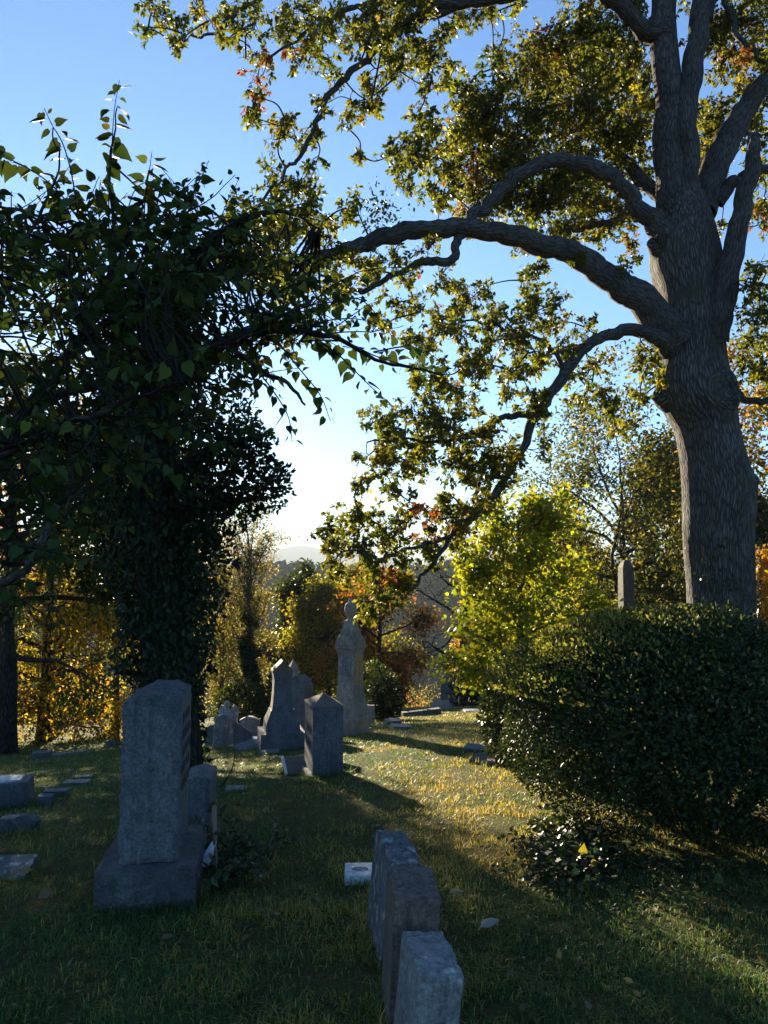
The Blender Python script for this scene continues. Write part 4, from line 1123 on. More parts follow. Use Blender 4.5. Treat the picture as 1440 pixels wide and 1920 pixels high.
def lathe_mesh(name, prof, seg=20):
    prof = np.array(prof, float)
    th = np.arange(seg) * 2 * math.pi / seg
    V = np.stack([prof[:, 0:1] * np.cos(th), prof[:, 0:1] * np.sin(th), np.repeat(prof[:, 1:2], seg, 1)], -1).reshape(-1, 3)
    i = np.arange(len(prof) - 1)[:, None] * seg; j = np.arange(seg)[None]; j2 = (j + 1) % seg
    return mesh_np(name, V, [np.stack([i + j, i + j2, i + seg + j2, i + seg + j], -1).reshape(-1, 4)], True)

_seed = [0]
def cut(bm, name, mat, parent=None, L=.04, amp=.003, freq=9., bevel=.005, rough=None, tilt=None, **kw):
    """bevel, refine and weather a block, and link it"""
    _seed[0] += 1
    if bevel:
        es = [e for e in bm.edges if len(e.link_faces) == 2 and e.calc_face_angle(0) > R(20)]
        bmesh.ops.bevel(bm, geom=es, offset=bevel, segments=2, affect='EDGES', profile=.6, clamp_overlap=True)
    bmesh.ops.triangulate(bm, faces=bm.faces[:])
    for _ in range(7):
        es = [e for e in bm.edges if e.calc_length() > L]
        if not es or len(bm.verts) > 9000: break
        bmesh.ops.subdivide_edges(bm, edges=es, cuts=1)
        bmesh.ops.triangulate(bm, faces=[f for f in bm.faces if len(f.verts) > 3])
    bm.normal_update()
    co = np.array([v.co for v in bm.verts]); nr = np.array([v.normal for v in bm.verts])
    h = fbm(co * freq + _seed[0] * 3.1, 5, _seed[0])
    a = amp if rough is None else np.array([rough(c, n_) for c, n_ in zip(co, nr)])
    co = co + nr * (h * a)[:, None]
    for v, c in zip(bm.verts, co): v.co = c
    me = bpy.data.meshes.new(name)
    bm.to_mesh(me); bm.free()
    me.polygons.foreach_set('use_smooth', np.ones(len(me.polygons), dtype=bool))
    me.set_sharp_from_angle(angle=R(38 if rough is not None else 17))
    return link(name, me, mat, parent, **kw)

def inscription(parent, face, x0, x1, z0, z1, rows, plane, mat, seed, name='inscription', dep=.004):
    """worn lettering: rows of shallow strokes on a face. face 'x+' / 'x-' / 'y-'"""
    r = np.random.default_rng(seed)
    bm = bmesh.new()
    zh = (z1 - z0) / rows
    for k in range(rows):
        zc = z1 - (k + .5) * zh
        u = x0 + (x1 - x0) * r.uniform(0, .18); end = x1 - (x1 - x0) * r.uniform(0, .18)
        while u < end:
            w = zh * r.uniform(.22, .42); hgt = zh * r.uniform(.42, .62)
            for (a0, a1, b0, b1) in ((u, u + w * .35, -hgt / 2, hgt / 2), (u + w * .36, u + w, hgt / 2 - zh * .1, hgt / 2) if r.random() < .6 else (u + w * .36, u + w, -hgt / 2, -hgt / 2 + zh * .1)):
                q = []
                for (a_, b_) in ((a0, b0), (a1, b0), (a1, b1), (a0, b1)):
                    for dd in (0, dep):
                        if face == 'x+': q.append((plane + dd, a_, zc + b_))
                        elif face == 'x-': q.append((plane - dd, a_, zc + b_))
                        elif face == 'y-': q.append((a_, plane - dd, zc + b_))
                        else: q.append((a_, zc + b_, plane + dd))
                vs = [bm.verts.new(c) for c in q]
                o_ = vs[1::2]; i_ = vs[0::2]
                bm.faces.new(o_)
                for s_ in range(4): bm.faces.new((i_[s_], i_[(s_ + 1) % 4], o_[(s_ + 1) % 4], o_[s_]))
            u += w * 1.45
            if r.random() < .18: u += w
    bmesh.ops.recalc_face_normals(bm, faces=bm.faces[:])
    me = bpy.data.meshes.new(name); bm.to_mesh(me); bm.free()
    return link(name, me, mat, parent, kind='stuff')

def px_root(name, label, cat, px, py, yaw=0, group=None, sink=.03, d=None):
    p, mpp = at(px, py) if d is None else (on_ground(px, d), d / FPX)
    p = p - [0, 0, sink]
    return thing(name, label, cat, p, R(yaw), group), mpp

G_HEAD = 'gravestones'
# 1 the large rough granite headstone
hx, hy = -1.255, 4.37
big = thing('headstone', 'tall rough-faced granite headstone on a broad base in front of the ivy-clad tree', 'gravestone', (hx, hy, float(ground_z(hx, hy)) - .05), R(8), G_HEAD)
bm = bmesh.new(); b_prism(bm, [(-.25, 0), (.25, 0), (.25, .285), (-.25, .29)], -.34, .34)
cut(bm, 'base', M_BASE, big, .018, .004, 26, .006, lambda c, n: .014 if abs(n[2]) < .5 else .004)
bm = bmesh.new(); b_prism(bm, [(-.152, .289), (.140, .289), (.146, 1.125), (.06, 1.155), (-.04, 1.158), (-.150, 1.11)], -.25, .27)
cut(bm, 'die', M_GRANITE, big, .013, .004, 28, .006, lambda c, n: .003 if n[0] > .8 else .017)
bm = bmesh.new(); b_frustum(bm, .008, .40, .008, .40, .62, 1.04, .1445, .01)
inscription(big, 'x+', -.18, .20, .60, 1.05, 5, .1475, M_DARKCUT, 1)
bm.free()
# 2 the slim one behind it
hs, _ = px_root('headstone', 'slim grey headstone standing just behind the large rough one', 'gravestone', 384, 1556, 6, G_HEAD, .03, 5.6)
bm = bmesh.new(); b_prism(bm, [(-.092, 0), (.092, 0), (.094, .50), (0, .525), (-.094, .49)], -.2, .2)
cut(bm, 'die', M_GRANITE2, hs, .022, .004, 13, .01, lambda c, n: .004 if abs(n[0]) > .8 else .014)
bm = bmesh.new(); b_frustum(bm, .26, .5, .25, .49, -.03, .04)
cut(bm, 'base', M_GRANITE2, hs, .05, .005)

# 3 the row of three at the front
def row_stone(px, d0, d1, w, h0, h1, yaw, mat, label, seed, rough, lean=0):
    dm = (d0 + d1) / 2
    x = (px - 720) / FPX * d0
    q = np.array([x, dm, float(ground_z(x, dm)) - .08])
    rt = thing('headstone', label, 'gravestone', q, R(yaw), G_HEAD)
    rt.rotation_euler = (0, R(lean), R(yaw))
    L_ = (d1 - d0)
    # profile along the stone's length: low arched top, built along x then turned
    bm = bmesh.new()
    n_ = 9
    out = [(-L_ / 2, 0), (L_ / 2, 0)] + [(L_ / 2 - L_ * t_, h0 + .08 + (h1 - h0) * math.sin(math.pi * t_) ** .8) for t_ in np.linspace(0, 1, n_)]
    b_prism(bm, out, -w / 2, w / 2)
    bmesh.ops.rotate(bm, verts=bm.verts, matrix=Matrix.Rotation(math.pi / 2, 3, 'Z'))
    hh = h0 + .08
    cut(bm, 'die', mat, rt, .011, .003, 30, .004, lambda c, n: rough if (n[2] > .4 or c[2] > hh - .02) else (.007 if abs(n[1]) > .7 else .002))
    return rt
s1 = row_stone(781, 2.44, 2.74, .140, .398, .412, 8, M_MARBLE, 'nearest of the three low headstones in a row, pale left face, flat rough top', 1, .009, 6)
s2 = row_stone(760, 2.81, 3.13, .164, .470, .487, 4, M_BROWN, 'middle of the three low headstones in a row, with chipped right shoulder', 2, .016, 3)
s3 = row_stone(722, 3.36, 3.80, .128, .425, .452, 9, M_LICHEN, 'farthest of the three low headstones in a row, crusted with pale lichen', 3, .014, 6)

# 4 flat white marker with an oval emblem
mk, mpp = px_root('flat_marker', 'small white flat marker with an oval emblem in the grass beside the three headstones', 'grave marker', 692, 1650, 2, 'flat markers', .0)
bm = bmesh.new(); b_frustum(bm, .28, .20, .275, .195, -.05, .06)
cut(bm, 'slab', M_WHITE, mk, .03, .001, 12, .004)
me_v, me_f = [], []
for k in range(24):
    a = k / 24 * 2 * math.pi
    for (ra, rz) in ((1, .0615), (1, .0635), (.86, .0635), (.86, .0615)): me_v.append((-.05 + .045 * ra * math.cos(a), 0 + .026 * ra * math.sin(a), rz))
for k in range(24):
    k2 = (k + 1) % 24
    for s_ in range(3): me_f.append((k * 4 + s_, k2 * 4 + s_, k2 * 4 + s_ + 1, k * 4 + s_ + 1))
link('emblem', mesh_np('emblem', np.array(me_v), [np.array(me_f)]), M_DARKCUT, mk)
inscription(mk, 'z', -.08, -.02, -.016, .016, 2, .0615, M_DARKCUT, 3, 'emblem_lettering', .002)
inscription(mk, 'z', .03, .12, -.07, .07, 4, .0615, M_DARKCUT, 4, 'inscription', .002)

# 5 the pyramid-topped one on the slope
ct, mpp = px_root('headstone', 'square headstone with a pyramid top standing alone on the slope', 'gravestone', 606, 1448, 15, G_HEAD, .04)
u = mpp
bm = bmesh.new(); b_frustum(bm, 74 * u, 110 * u, 72 * u, 108 * u, 0, 14 * u)
cut(bm, 'base', M_GRANITE, ct, .03, .005)
bm = bmesh.new(); b_rings(bm, [(55 * u, 90 * u, 14 * u), (55 * u, 90 * u, 131 * u)])
cut(bm, 'die', M_GRANITE2, ct, .03, .003, 9, .004)
bm = bmesh.new(); b_frustum(bm, 59 * u, 94 * u, 0, 0, 131 * u, 149 * u)
cut(bm, 'cap', M_BROWN, ct, .03, .003, 9, .003)
inscription(ct, 'x-', -32 * u, 32 * u, 50 * u, 100 * u, 2, -27.6 * u, M_DARKCUT, 7)
sl, _ = px_root('slant_marker', 'low slanted reddish-brown marker leaning at the foot of the pyramid-topped headstone', 'grave marker', 554, 1449, 15, None, .02)
bm = bmesh.new(); b_prism(bm, [(-30 * u, -4 * u), (30 * u, -4 * u), (30 * u, 28 * u), (-30 * u, 9 * u)], -22 * u, 20 * u)
bmesh.ops.rotate(bm, verts=bm.verts, matrix=Matrix.Rotation(math.pi / 2, 3, 'Z'))
cut(bm, 'slab', M_BROWN, sl, .03, .003, 9, .006)
bm = bmesh.new(); b_prism(bm, [(-30 * u, 9.6 * u), (-29 * u, 6 * u), (30 * u, 25 * u), (30 * u, 29 * u)], 18 * u, 23 * u)
bmesh.ops.rotate(bm, verts=bm.verts, matrix=Matrix.Rotation(-math.pi / 2, 3, 'Z'))
bmesh.ops.reverse_faces(bm, faces=bm.faces[:])
bmesh.ops.rotate(bm, verts=bm.verts, matrix=Matrix.Rotation(math.pi, 3, 'Z'))
cut(bm, 'edging', M_WHITE, sl, .05, .002)

# 6 gabled monument
gm, u = px_root('gabled_monument', 'flared headstone with a gabled top on stacked plinths left of the pyramid-topped one', 'gravestone', 527, 1404, 14, G_HEAD, .05)
bm = bmesh.new(); b_frustum(bm, 82 * u, 82 * u, 80 * u, 80 * u, 0, 40 * u); cut(bm, 'base', M_GRANITE, gm, .05, .006)
bm = bmesh.new(); b_rings(bm, [(62 * u, 60 * u, 40 * u), (60 * u, 58 * u, 56 * u), (45 * u, 44 * u, 74 * u), (44 * u, 43 * u, 78 * u)]); cut(bm, 'plinth', M_GRANITE2, gm, .05, .004)
bm = bmesh.new()
b_rings(bm, [(39 * u, 40 * u, 78 * u), (35 * u, 36 * u, 92 * u), (32 * u, 33 * u, 112 * u), (31 * u, 32 * u, 132 * u), (35 * u, 36 * u, 146 * u)])
cut(bm, 'die', M_GRANITE2, gm, .04, .003, 9, .003)
bm = bmesh.new(); b_prism(bm, [(-18.5 * u, 146 * u), (18.5 * u, 146 * u), (18.5 * u, 149 * u), (0, 167 * u), (-18.5 * u, 149 * u)], -19 * u, 19 * u); cut(bm, 'gable_cap', M_BROWN, gm, .05, .003)
# 7 obelisk and dark gabled stone behind
ob, u = px_root('obelisk', 'slender pale obelisk rising behind the gabled headstone', 'gravestone', 552, 0, 24, None, .05, 16)
ht = 1.6 - (1234 - 1080) / FPX * 16 - ob.location.z
bm = bmesh.new(); b_rings(bm, [(20 * u, 20 * u, ht * .28), (14.5 * u, 14.5 * u, ht - .14), (0.5 * u, 0.5 * u, ht)]); cut(bm, 'shaft', M_MARBLE, ob, .06, .003, 9, .003)
bm = bmesh.new(); b_rings(bm, [(44 * u, 44 * u, 0), (44 * u, 44 * u, ht * .14), (30 * u, 30 * u, ht * .16), (30 * u, 30 * u, ht * .28)]); cut(bm, 'base', M_MARBLE, ob, .06, .004)
dg, u = px_root('headstone', 'dark pointed-top headstone between the gabled one and the urn monument', 'gravestone', 566, 0, -32, G_HEAD, .05, 14)
ht = 1.6 - (1262 - 1080) / FPX * 14 - dg.location.z
bm = bmesh.new(); b_prism(bm, [(-20 * u, .2), (20 * u, .2), (20 * u, ht - 22 * u), (14 * u, ht - 10 * u), (0, ht), (-14 * u, ht - 10 * u), (-20 * u, ht - 22 * u)], -14 * u, 14 * u); cut(bm, 'die', M_GRANITE2, dg, .05, .003)
bm = bmesh.new(); b_frustum(bm, 56 * u, 40 * u, 54 * u, 38 * u, 0, .2); cut(bm, 'base', M_GRANITE2, dg, .06, .004)

# 8 the urn monument
um, u = px_root('urn_monument', 'tall marble monument with cross-gabled cap and draped urn', 'monument', 657, 1378, -29, None, .06)
M_UM = stone_mat('monument_marble', (.32, .29, .25), .3, (.08, .07, .06), (.5, .49, .45), .66, 90, .3)
k_ = 1.0
bm = bmesh.new(); b_rings(bm, [(58 * u, 58 * u, 0), (58 * u, 58 * u, 17 * u)]); cut(bm, 'base', M_UM, um, .06, .006)
bm = bmesh.new(); b_rings(bm, [(50 * u, 50 * u, 17 * u), (50 * u, 50 * u, 36 * u), (48 * u, 48 * u, 39 * u)]); cut(bm, 'lower_tier', M_UM, um, .06, .005)
bm = bmesh.new(); b_rings(bm, [(45 * u, 45 * u, 39 * u), (45 * u, 45 * u, 58 * u), (42 * u, 42 * u, 66 * u), (37 * u, 37 * u, 80 * u), (36 * u, 36 * u, 94 * u)]); cut(bm, 'plinth', M_UM, um, .05, .004)
bm = bmesh.new(); b_rings(bm, [(34 * u, 34 * u, 94 * u), (34 * u, 34 * u, 155 * u)]); cut(bm, 'die', M_UM, um, .05, .003, 9, .004)
for face, yy_ in (('near', -17),):
    bm = bmesh.new()
    arch = [(-11 * u, 112 * u), (11 * u, 112 * u)] + [(11 * u * math.cos(a), 140 * u + 11 * u * math.sin(a)) for a in np.linspace(0, math.pi, 9)]
    b_prism(bm, arch, -17.9 * u, -17 * u)
    cut(bm, 'tablet', M_MARBLE, um, .06, .001, 9, 0)
bm = bmesh.new(); b_frustum(bm, 1.2 * u, 27 * u, 1.2 * u, 27 * u, 97 * u, 152 * u, 17.4 * u, 0); cut(bm, 'side_panel', M_TANSTONE, um, .06, .001, 9, 0)  # thin tan sheets give the right side a warmer tone than the rest
bm = bmesh.new(); b_frustum(bm, 1.2 * u, 40 * u, 1.2 * u, 40 * u, 20 * u, 35 * u, 25.2 * u, 0); cut(bm, 'side_panel', M_TANSTONE, um, .06, .001, 9, 0)
inscription(um, 'y-', -8 * u, 8 * u, 116 * u, 142 * u, 4, -18 * u, M_GRANITE2, 9)
bm = bmesh.new(); b_rings(bm, [(36 * u, 36 * u, 155 * u), (37 * u, 37 * u, 158 * u), (40 * u, 40 * u, 163 * u), (43 * u, 43 * u, 164 * u), (43 * u, 43 * u, 169 * u), (40 * u, 40 * u, 170 * u)]); cut(bm, 'cornice', M_UM, um, .05, .003)
for q in (0, 1):
    bm = bmesh.new()
    e = .4 * u * q
    b_prism(bm, [(-19 * u, 170 * u), (19 * u, 170 * u), (19 * u - e, 176 * u), (12 * u, 184 * u - e), (0, 190 * u - e), (-12 * u, 184 * u - e), (-19 * u + e, 176 * u)], -22 * u + e, 22 * u - e)
    if q: bmesh.ops.rotate(bm, verts=bm.verts, matrix=Matrix.Rotation(math.pi / 2, 3, 'Z'))
    cut(bm, 'gable', M_UM, um, .05, .003)
bm = bmesh.new(); b_rings(bm, [(29 * u, 29 * u, 182 * u), (27 * u, 27 * u, 196 * u), (27.5 * u, 27.5 * u, 197 * u), (22 * u, 22 * u, 200 * u), (18 * u, 18 * u, 211 * u), (20 * u, 20 * u, 212 * u), (20 * u, 20 * u, 215 * u)]); cut(bm, 'pedestal', M_UM, um, .05, .002)
urn = link('urn', lathe_mesh('urn', [(q_ * u, (z_ - 12) * u) for q_, z_ in ((.1, 225), (8, 226), (7, 229), (4, 232), (8.5, 237), (11.5, 243), (12, 249), (10.5, 254), (11, 255), (8.5, 258), (6, 260), (4.5, 262), (4.2, 264), (2.6, 267), (.2, 269))] or [(.1 * u, 225 * u), (7 * u, 226 * u), (5 * u, 230 * u), (4 * u, 233 * u), (8 * u, 238 * u), (11 * u, 245 * u), (11.6 * u, 251 * u), (9 * u, 255 * u), (9.6 * u, 256 * u), (6 * u, 261 * u), (4.6 * u, 263 * u), (4 * u, 265 * u), (2.6 * u, 270 * u), (.2 * u, 273 * u)]), M_UM, um)

# 9 the cluster left of the gabled monument
ag, u = px_root('angel_statue', 'small weathered winged angel statue among the low graves', 'statue', 431, 0, -15, None, .03, 16)
u_keep = u = u * 1.3
tb = Tubes()
prof = [(0, 9.5), (3, 9.3), (10, 8), (20, 6.6), (28, 6.8), (34, 7.4), (38, 6.2), (40.5, 2.6), (42, 2.4), (44, 3.6), (47, 4.3), (50, 3.6), (52, 1.2)]
pth = np.array([[0, .6 * u * math.sin(z / 14), (z + 8) * u] for z, _ in prof]); rr_ = np.array([q * u for _, q in prof])
tb.add(pth, rr_, 12, lump=.12)
for sx in (-1, 1):
    tb.add(spline([np.array([sx * 6 * u, 0, 44 * u]), np.array([sx * 8.5 * u, -3 * u, 37 * u]), np.array([sx * 3 * u, -7.5 * u, 35 * u]), np.array([sx * .8 * u, -8.5 * u, 38 * u])], 4), np.linspace(2.6 * u, 1.5 * u, 13), 7)
M_ST = stone_mat('statue_marble', (.34, .34, .34), .3, (.06, .06, .06), (.5, .5, .5), .6, 90, .3)
tb.build('figure', M_ST, ag)
for sx in (-1, 1):
    bm = bmesh.new()
    b_prism(bm, [(sx * 1 * u, 40 * u), (sx * 5 * u, 24 * u), (sx * 10 * u, 18 * u), (sx * 14 * u, 30 * u), (sx * 15.5 * u, 44 * u), (sx * 12 * u, 53 * u), (sx * 6 * u, 52 * u)][::sx], 3 * u, 5.5 * u)
    cut(bm, 'wing', M_ST, ag, .04, .003, 20, .002)
bm = bmesh.new(); b_frustum(bm, 26 * u, 24 * u, 22 * u, 20 * u, 0, 9 * u); cut(bm, 'pedestal', M_ST, ag, .05, .004)

def slab(name, label, px, py, w, h, dp, yaw, mat, outline='flat', tilt=(0, 0), group=G_HEAD, sink=.03, d=None, base=False, cat='gravestone', amp=.004):
    rt, u = px_root(name, label, cat, px, py, yaw, group, sink, d)
    w, h, dp = w * u, h * u, dp * u
    bm = bmesh.new()
    if outline == 'round': out = [(-w / 2, 0), (w / 2, 0)] + [(w / 2 * math.cos(a), h - w * .35 + w * .35 * math.sin(a)) for a in np.linspace(0, math.pi, 11)]
    elif outline == 'seg': out = [(-w / 2, 0), (w / 2, 0)] + [(w / 2 - w * t_, h * .86 + h * .14 * math.sin(math.pi * t_)) for t_ in np.linspace(0, 1, 9)]
    elif outline == 'broken': out = [(-w / 2, 0), (w / 2, 0), (w / 2, h * .55), (w * .2, h * .7), (-w * .1, h * .88), (-w * .36, h), (-w / 2, h * .93)]
    elif outline == 'gable': out = [(-w / 2, 0), (w / 2, 0), (w / 2, h * .7), (0, h), (-w / 2, h * .7)]
    elif outline == 'shard': out = [(-w / 2, 0), (w / 2, 0), (w * .42, h * .6), (w * .1, h), (-w * .3, h * .8), (-w / 2, h * .3)]
    else: out = [(-w / 2, 0), (w / 2, 0), (w * .49, h), (-w * .49, h)]
    b_prism(bm, out, -dp / 2, dp / 2)
    o = cut(bm, 'stone', mat, rt, max(.02, 3.5 * u), amp, 9, min(.008, w / 12))
    if base:
        bm = bmesh.new(); b_frustum(bm, w * 1.35, dp * 1.9, w * 1.3, dp * 1.8, -.05, h * .14); cut(bm, 'base', mat, rt, .06, .004)
    o.rotation_euler = (R(tilt[0]), R(tilt[1]), 0)
    return rt
slab('headstone', 'leaning rounded tablet left of the angel statue cluster, pale capped', 412, 1402, 27, 64, 9, 25, M_MARBLE, 'round', (3, 4))
slab('headstone', 'broken tablet with a diagonal top right below the angel statue', 455, 1398, 34, 46, 8, 12, M_GRANITE2, 'broken', (-3, 0))
slab('headstone', 'dark low headstone with a flat top left of the angel statue', 409, 0, 34, 40, 12, 0, M_GRANITE2, 'seg', d=15)
slab('headstone', 'rounded grey headstone right of the angel statue', 473, 0, 36, 46, 12, 0, M_MARBLE, 'seg', d=16)
slab('stone_block', 'small stack-like pale block between the two tablets', 430, 1394, 18, 24, 14, 10, M_MARBLE, 'flat', (0, 2), None)
slab('fallen_slab', 'fallen slab propped in front of the broken tablet', 462, 1406, 40, 7, 34, 25, M_GRANITE, 'flat', (22, -14), None, .0)
slab('fallen_slab', 'sunken slab lying below the gabled monument', 505, 1414, 36, 5, 26, 15, M_GRANITE2, 'flat', (4, -3), None, .0)
slab('flat_marker', 'bright white plaque beside the gabled monument', 482, 0, 22, 12, 14, 15, M_WHITE, 'flat', (8, 0), 'flat markers', .0, d=14, cat='grave marker')
slab('flat_marker', 'flush grey marker in the grass right of the slim headstone', 443, 1482, 38, 5, 30, 4, M_MARBLE, 'flat', (0, 0), 'flat markers', .0, cat='grave marker')
# 10 beyond the urn monument, up to the bush
slab('headstone', 'small headstone with a round hollow right of the urn monument base', 694, 0, 16, 36, 10, -15, M_UM, 'flat', d=19.5)
slab('stone_block', 'low stone block with a sunlit top near the crest, front one of the pair', 752, 1368, 36, 11, 34, 12, M_GRANITE, 'flat', (0, 3), 'paired stone blocks', .03)
slab('stone_block', 'low stone block tilted behind its sunlit twin near the crest', 737, 1360, 28, 13, 24, 12, M_GRANITE2, 'flat', (4, -3), 'paired stone blocks', .03)
slab('low_wall', 'long low stone kerb right of the round evergreen', 790, 1341, 74, 12, 14, 14, M_GRANITE2, 'flat', (0, -4), None, .04, cat='wall')
rt, u = px_root('slant_headstone', 'low headstone with a pale slanted face beside the low kerb', 'gravestone', 829, 1331, -16, G_HEAD, .03)
bm = bmesh.new(); b_prism(bm, [(-12 * u, 0), (12 * u, 0), (12 * u, 8 * u), (-12 * u, 22 * u)], -15 * u, 15 * u)
bmesh.ops.rotate(bm, verts=bm.verts, matrix=Matrix.Rotation(math.pi / 2, 3, 'Z')); cut(bm, 'stone', M_SMOOTH, rt, .05, .003)
slab('stone_monument', 'grey block monument with a stepped top behind the bare tree', 841, 0, 30, 62, 20, -8, M_MARBLE, 'seg', d=29, base=True, group=None, cat='monument')
slab('flat_marker', 'pale flat ledger at the crest left of the big bush', 884, 0, 34, 4, 22, 8, M_WHITE, 'flat', d=22, group='flat markers', cat='grave marker')
slab('headstone', 'tiny headstone standing on the crest left of the big bush', 918, 0, 13, 15, 7, 0, M_GRANITE2, 'seg', d=24)
slab('broken_slab', 'upper of the broken flat slabs beside the big bush', 892, 1408, 40, 8, 34, -16, M_GRANITE, 'flat', (5, 3), 'broken slabs by the bush', .0)
slab('broken_slab', 'lower tilted slab of the broken group beside the big bush', 906, 1430, 44, 7, 34, -26, M_GRANITE2, 'flat', (10, 8), 'broken slabs by the bush', .0)
slab('stone_block', 'small pale stone chunk touching the big bush', 921, 1437, 16, 12, 14, -10, M_MARBLE, 'flat', (4, 5), None, .0)
# obelisk behind the bush, right
ob2, u = px_root('obelisk', 'tall brown round-topped shaft in front of the broad dark tree', 'gravestone', 1172, 0, 8, None, .05, 24)
ht = 1.6 + (1080 - 1050) / FPX * 24 - ob2.location.z
bm = bmesh.new(); b_rings(bm, [(26 * u, 26 * u, ht * .3), (21 * u, 21 * u, ht - 14 * u), (14 * u, 14 * u, ht - 5 * u), (5 * u, 5 * u, ht)]); cut(bm, 'shaft', M_UMBER, ob2, .08, .004, 9, .02)
bm = bmesh.new(); b_rings(bm, [(60 * u, 60 * u, 0), (58 * u, 58 * u, ht * .15), (40 * u, 40 * u, ht * .18), (38 * u, 38 * u, ht * .3)]); cut(bm, 'base', M_UMBER, ob2, .1, .004)
# 11 the far left
slab('stone_pedestal', 'square stone pedestal with a white plaque at the left edge', 10, 1512, 88, 52, 60, 14, M_GRANITE2, 'flat', (0, -2), None, .03, cat='gravestone', amp=.012)
q = bpy.data.objects['stone_pedestal']; u = at(10, 1512)[1]
bm = bmesh.new(); b_frustum(bm, 56 * u, 40 * u, 54 * u, 38 * u, 52 * u, 56 * u); cut(bm, 'plaque', M_WHITE, q, .04, .002)
slab('broken_base', 'broken dark monument base tilted in front of the stone pedestal', 18, 1562, 96, 44, 50, -12, M_GRANITE2, 'shard', (-6, 9), None, .06, amp=.014)
slab('stone_chunk', 'loose stone slab leaning on the broken monument base', 52, 1560, 22, 38, 14, -24, M_GRANITE, 'flat', (0, 26), None, .03, amp=.008)
slab('low_marker', 'low grey marker nearest the stone pedestal', 84, 1508, 26, 20, 22, 12, M_GRANITE2, 'flat', (0, 4), 'low markers', .02, cat='grave marker')
slab('low_marker', 'low grey marker second from the stone pedestal', 106, 1494, 42, 16, 24, 8, M_GRANITE, 'flat', (0, 0), 'low markers', .02, cat='grave marker')
slab('low_marker', 'flush mossy marker farthest from the stone pedestal', 143, 1471, 44, 6, 26, 6, M_MARBLE, 'flat', (0, 0), 'low markers', .0, cat='grave marker')
slab('low_marker', 'half buried pale marker in the grass up the lawn left of the large headstone', 156, 1459, 30, 4, 16, 14, M_MARBLE, 'flat', (0, 0), 'low markers', .0, cat='grave marker')
slab('fallen_slab', 'pale lichen-spotted ledger corner jutting in at the lower left edge', -30, 1645, 160, 18, 90, 10, M_LICHEN, 'flat', (8, 3), None, .0)
slab('low_marker', 'dark block at the shaded edge of the left lawn', 78, 1421, 32, 13, 20, 5, M_GRANITE2, 'flat', (0, 0), 'low markers', .02, cat='grave marker')
slab('stone_edging', 'long thin kerb running along the far edge of the left lawn', 128, 1416, 70, 5, 12, 12, M_MARBLE, 'flat', (0, -4), None, .0, cat='kerb')
slab('headstone', 'small rounded stone near the left side of the large headstone, far back', 206, 1400, 14, 14, 10, 0, M_GRANITE2, 'seg')

# ------------------------------------------------------------------ stake, ribbon, weeds, litter
st = np.array([(410 - 720) / FPX * 4.5, 4.5, 0]); st[2] = float(ground_z(st[0], st[1]))
stake = thing('wooden_stake', 'thin weathered wooden stake leaning beside the large headstone', 'stake', st)
b0 = st + [0, 0, -.05]; b1 = PX(402, 1512, 4.75)
ax_ = unit(b1 - b0); 
tb = Tubes(); tb.add([b0, b0 * .5 + b1 * .5 + [.004, 0, 0], b1], [.017, .016, .014], 4); tb.build('post', M_WOOD, stake, st)
rib = PX(393, 1588, 4.42)
fl = thing('faded_flag', 'limp faded white cloth flag hanging by the large headstone base', 'flag', rib)
V, F = [], []
for i in range(13):
    for j in range(7):
        s_ = i / 12; t_ = j / 6 - .5
        wv = .012 * math.sin(t_ * 14 + s_ * 2) * (.3 + s_)
        V.append((.025 - s_ * .055 + t_ * (.022 + .05 * s_), wv + .02 * s_, .035 - .125 * s_ - .03 * math.cos(t_ * 3)))
for i in range(12):
    for j in range(6): F.append((i * 7 + j, i * 7 + j + 1, i * 7 + j + 8, i * 7 + j + 7))
o = link('cloth', mesh_np('cloth', np.array(V), [np.array(F)], True), M_CLOTH, fl)
o.modifiers.new('thickness', 'SOLIDIFY').thickness = .002
tb = Tubes(); tb.add([rib + [.03, .015, .06], rib + [.05, .02, -.45]], [.005, .005], 6); tb.build('rod', M_WOOD, fl, rib)
r = np.random.default_rng(77)
wb = np.array([-.90, 4.62, 0]); wb[2] = float(ground_z(wb[0], wb[1]))
weed = thing('weed_clump', 'leafy weed clump growing beside the large headstone base', 'plant', wb)
tb = Tubes(); P, D = [], []
for i in range(46):
    az = r.uniform(0, 6.28); el = R(r.uniform(35, 85))
    p_ = wiggle_path(r, wb + [r.normal() * .08, r.normal() * .12, -.02], [math.cos(az) * math.cos(el), math.sin(az) * math.cos(el), math.sin(el)], r.uniform(.2, .46), 7, .1, -.35)
    tb.add(p_, np.linspace(.003, .001, 7), 3, cap=False)
    for k in range(1, 7):
        for q in range(3): P.append(p_[k] + r.normal(size=3) * .012); D.append(unit(r.normal(size=3) + [0, 0, .1]))
P = np.array(P); D = np.array(D)
tb.build('stems', M_TWIG, weed, wb, kind='stuff')
leaf_obj('foliage', [leaves(P, D, unit(rand_dir(len(P), r) + [0, 0, .9]), .045 * r.uniform(.6, 1.5, len(P)), pal(len(P), [(.03, .05, .02), (.045, .065, .025), (.07, .075, .03)], None, .3, r), T_SIMPLE)], M_WAXY, weed, wb, kind='stuff')
# bent dead cane right of the slim headstone
cane = thing('bent_cane', 'thin bent bare cane arching out of the grass right of the slim headstone', 'twig', at(414, 1478)[0])
tb = Tubes(); c0 = at(414, 1478)[0]; d_ = c0[1]
tb.add(spline([c0, PX(424, 1462, d_), PX(436, 1440, d_), PX(441, 1412, d_)], 5), np.linspace(.008, .004, 16), 5); tb.build('stem', M_DARKBARK, cane, c0)

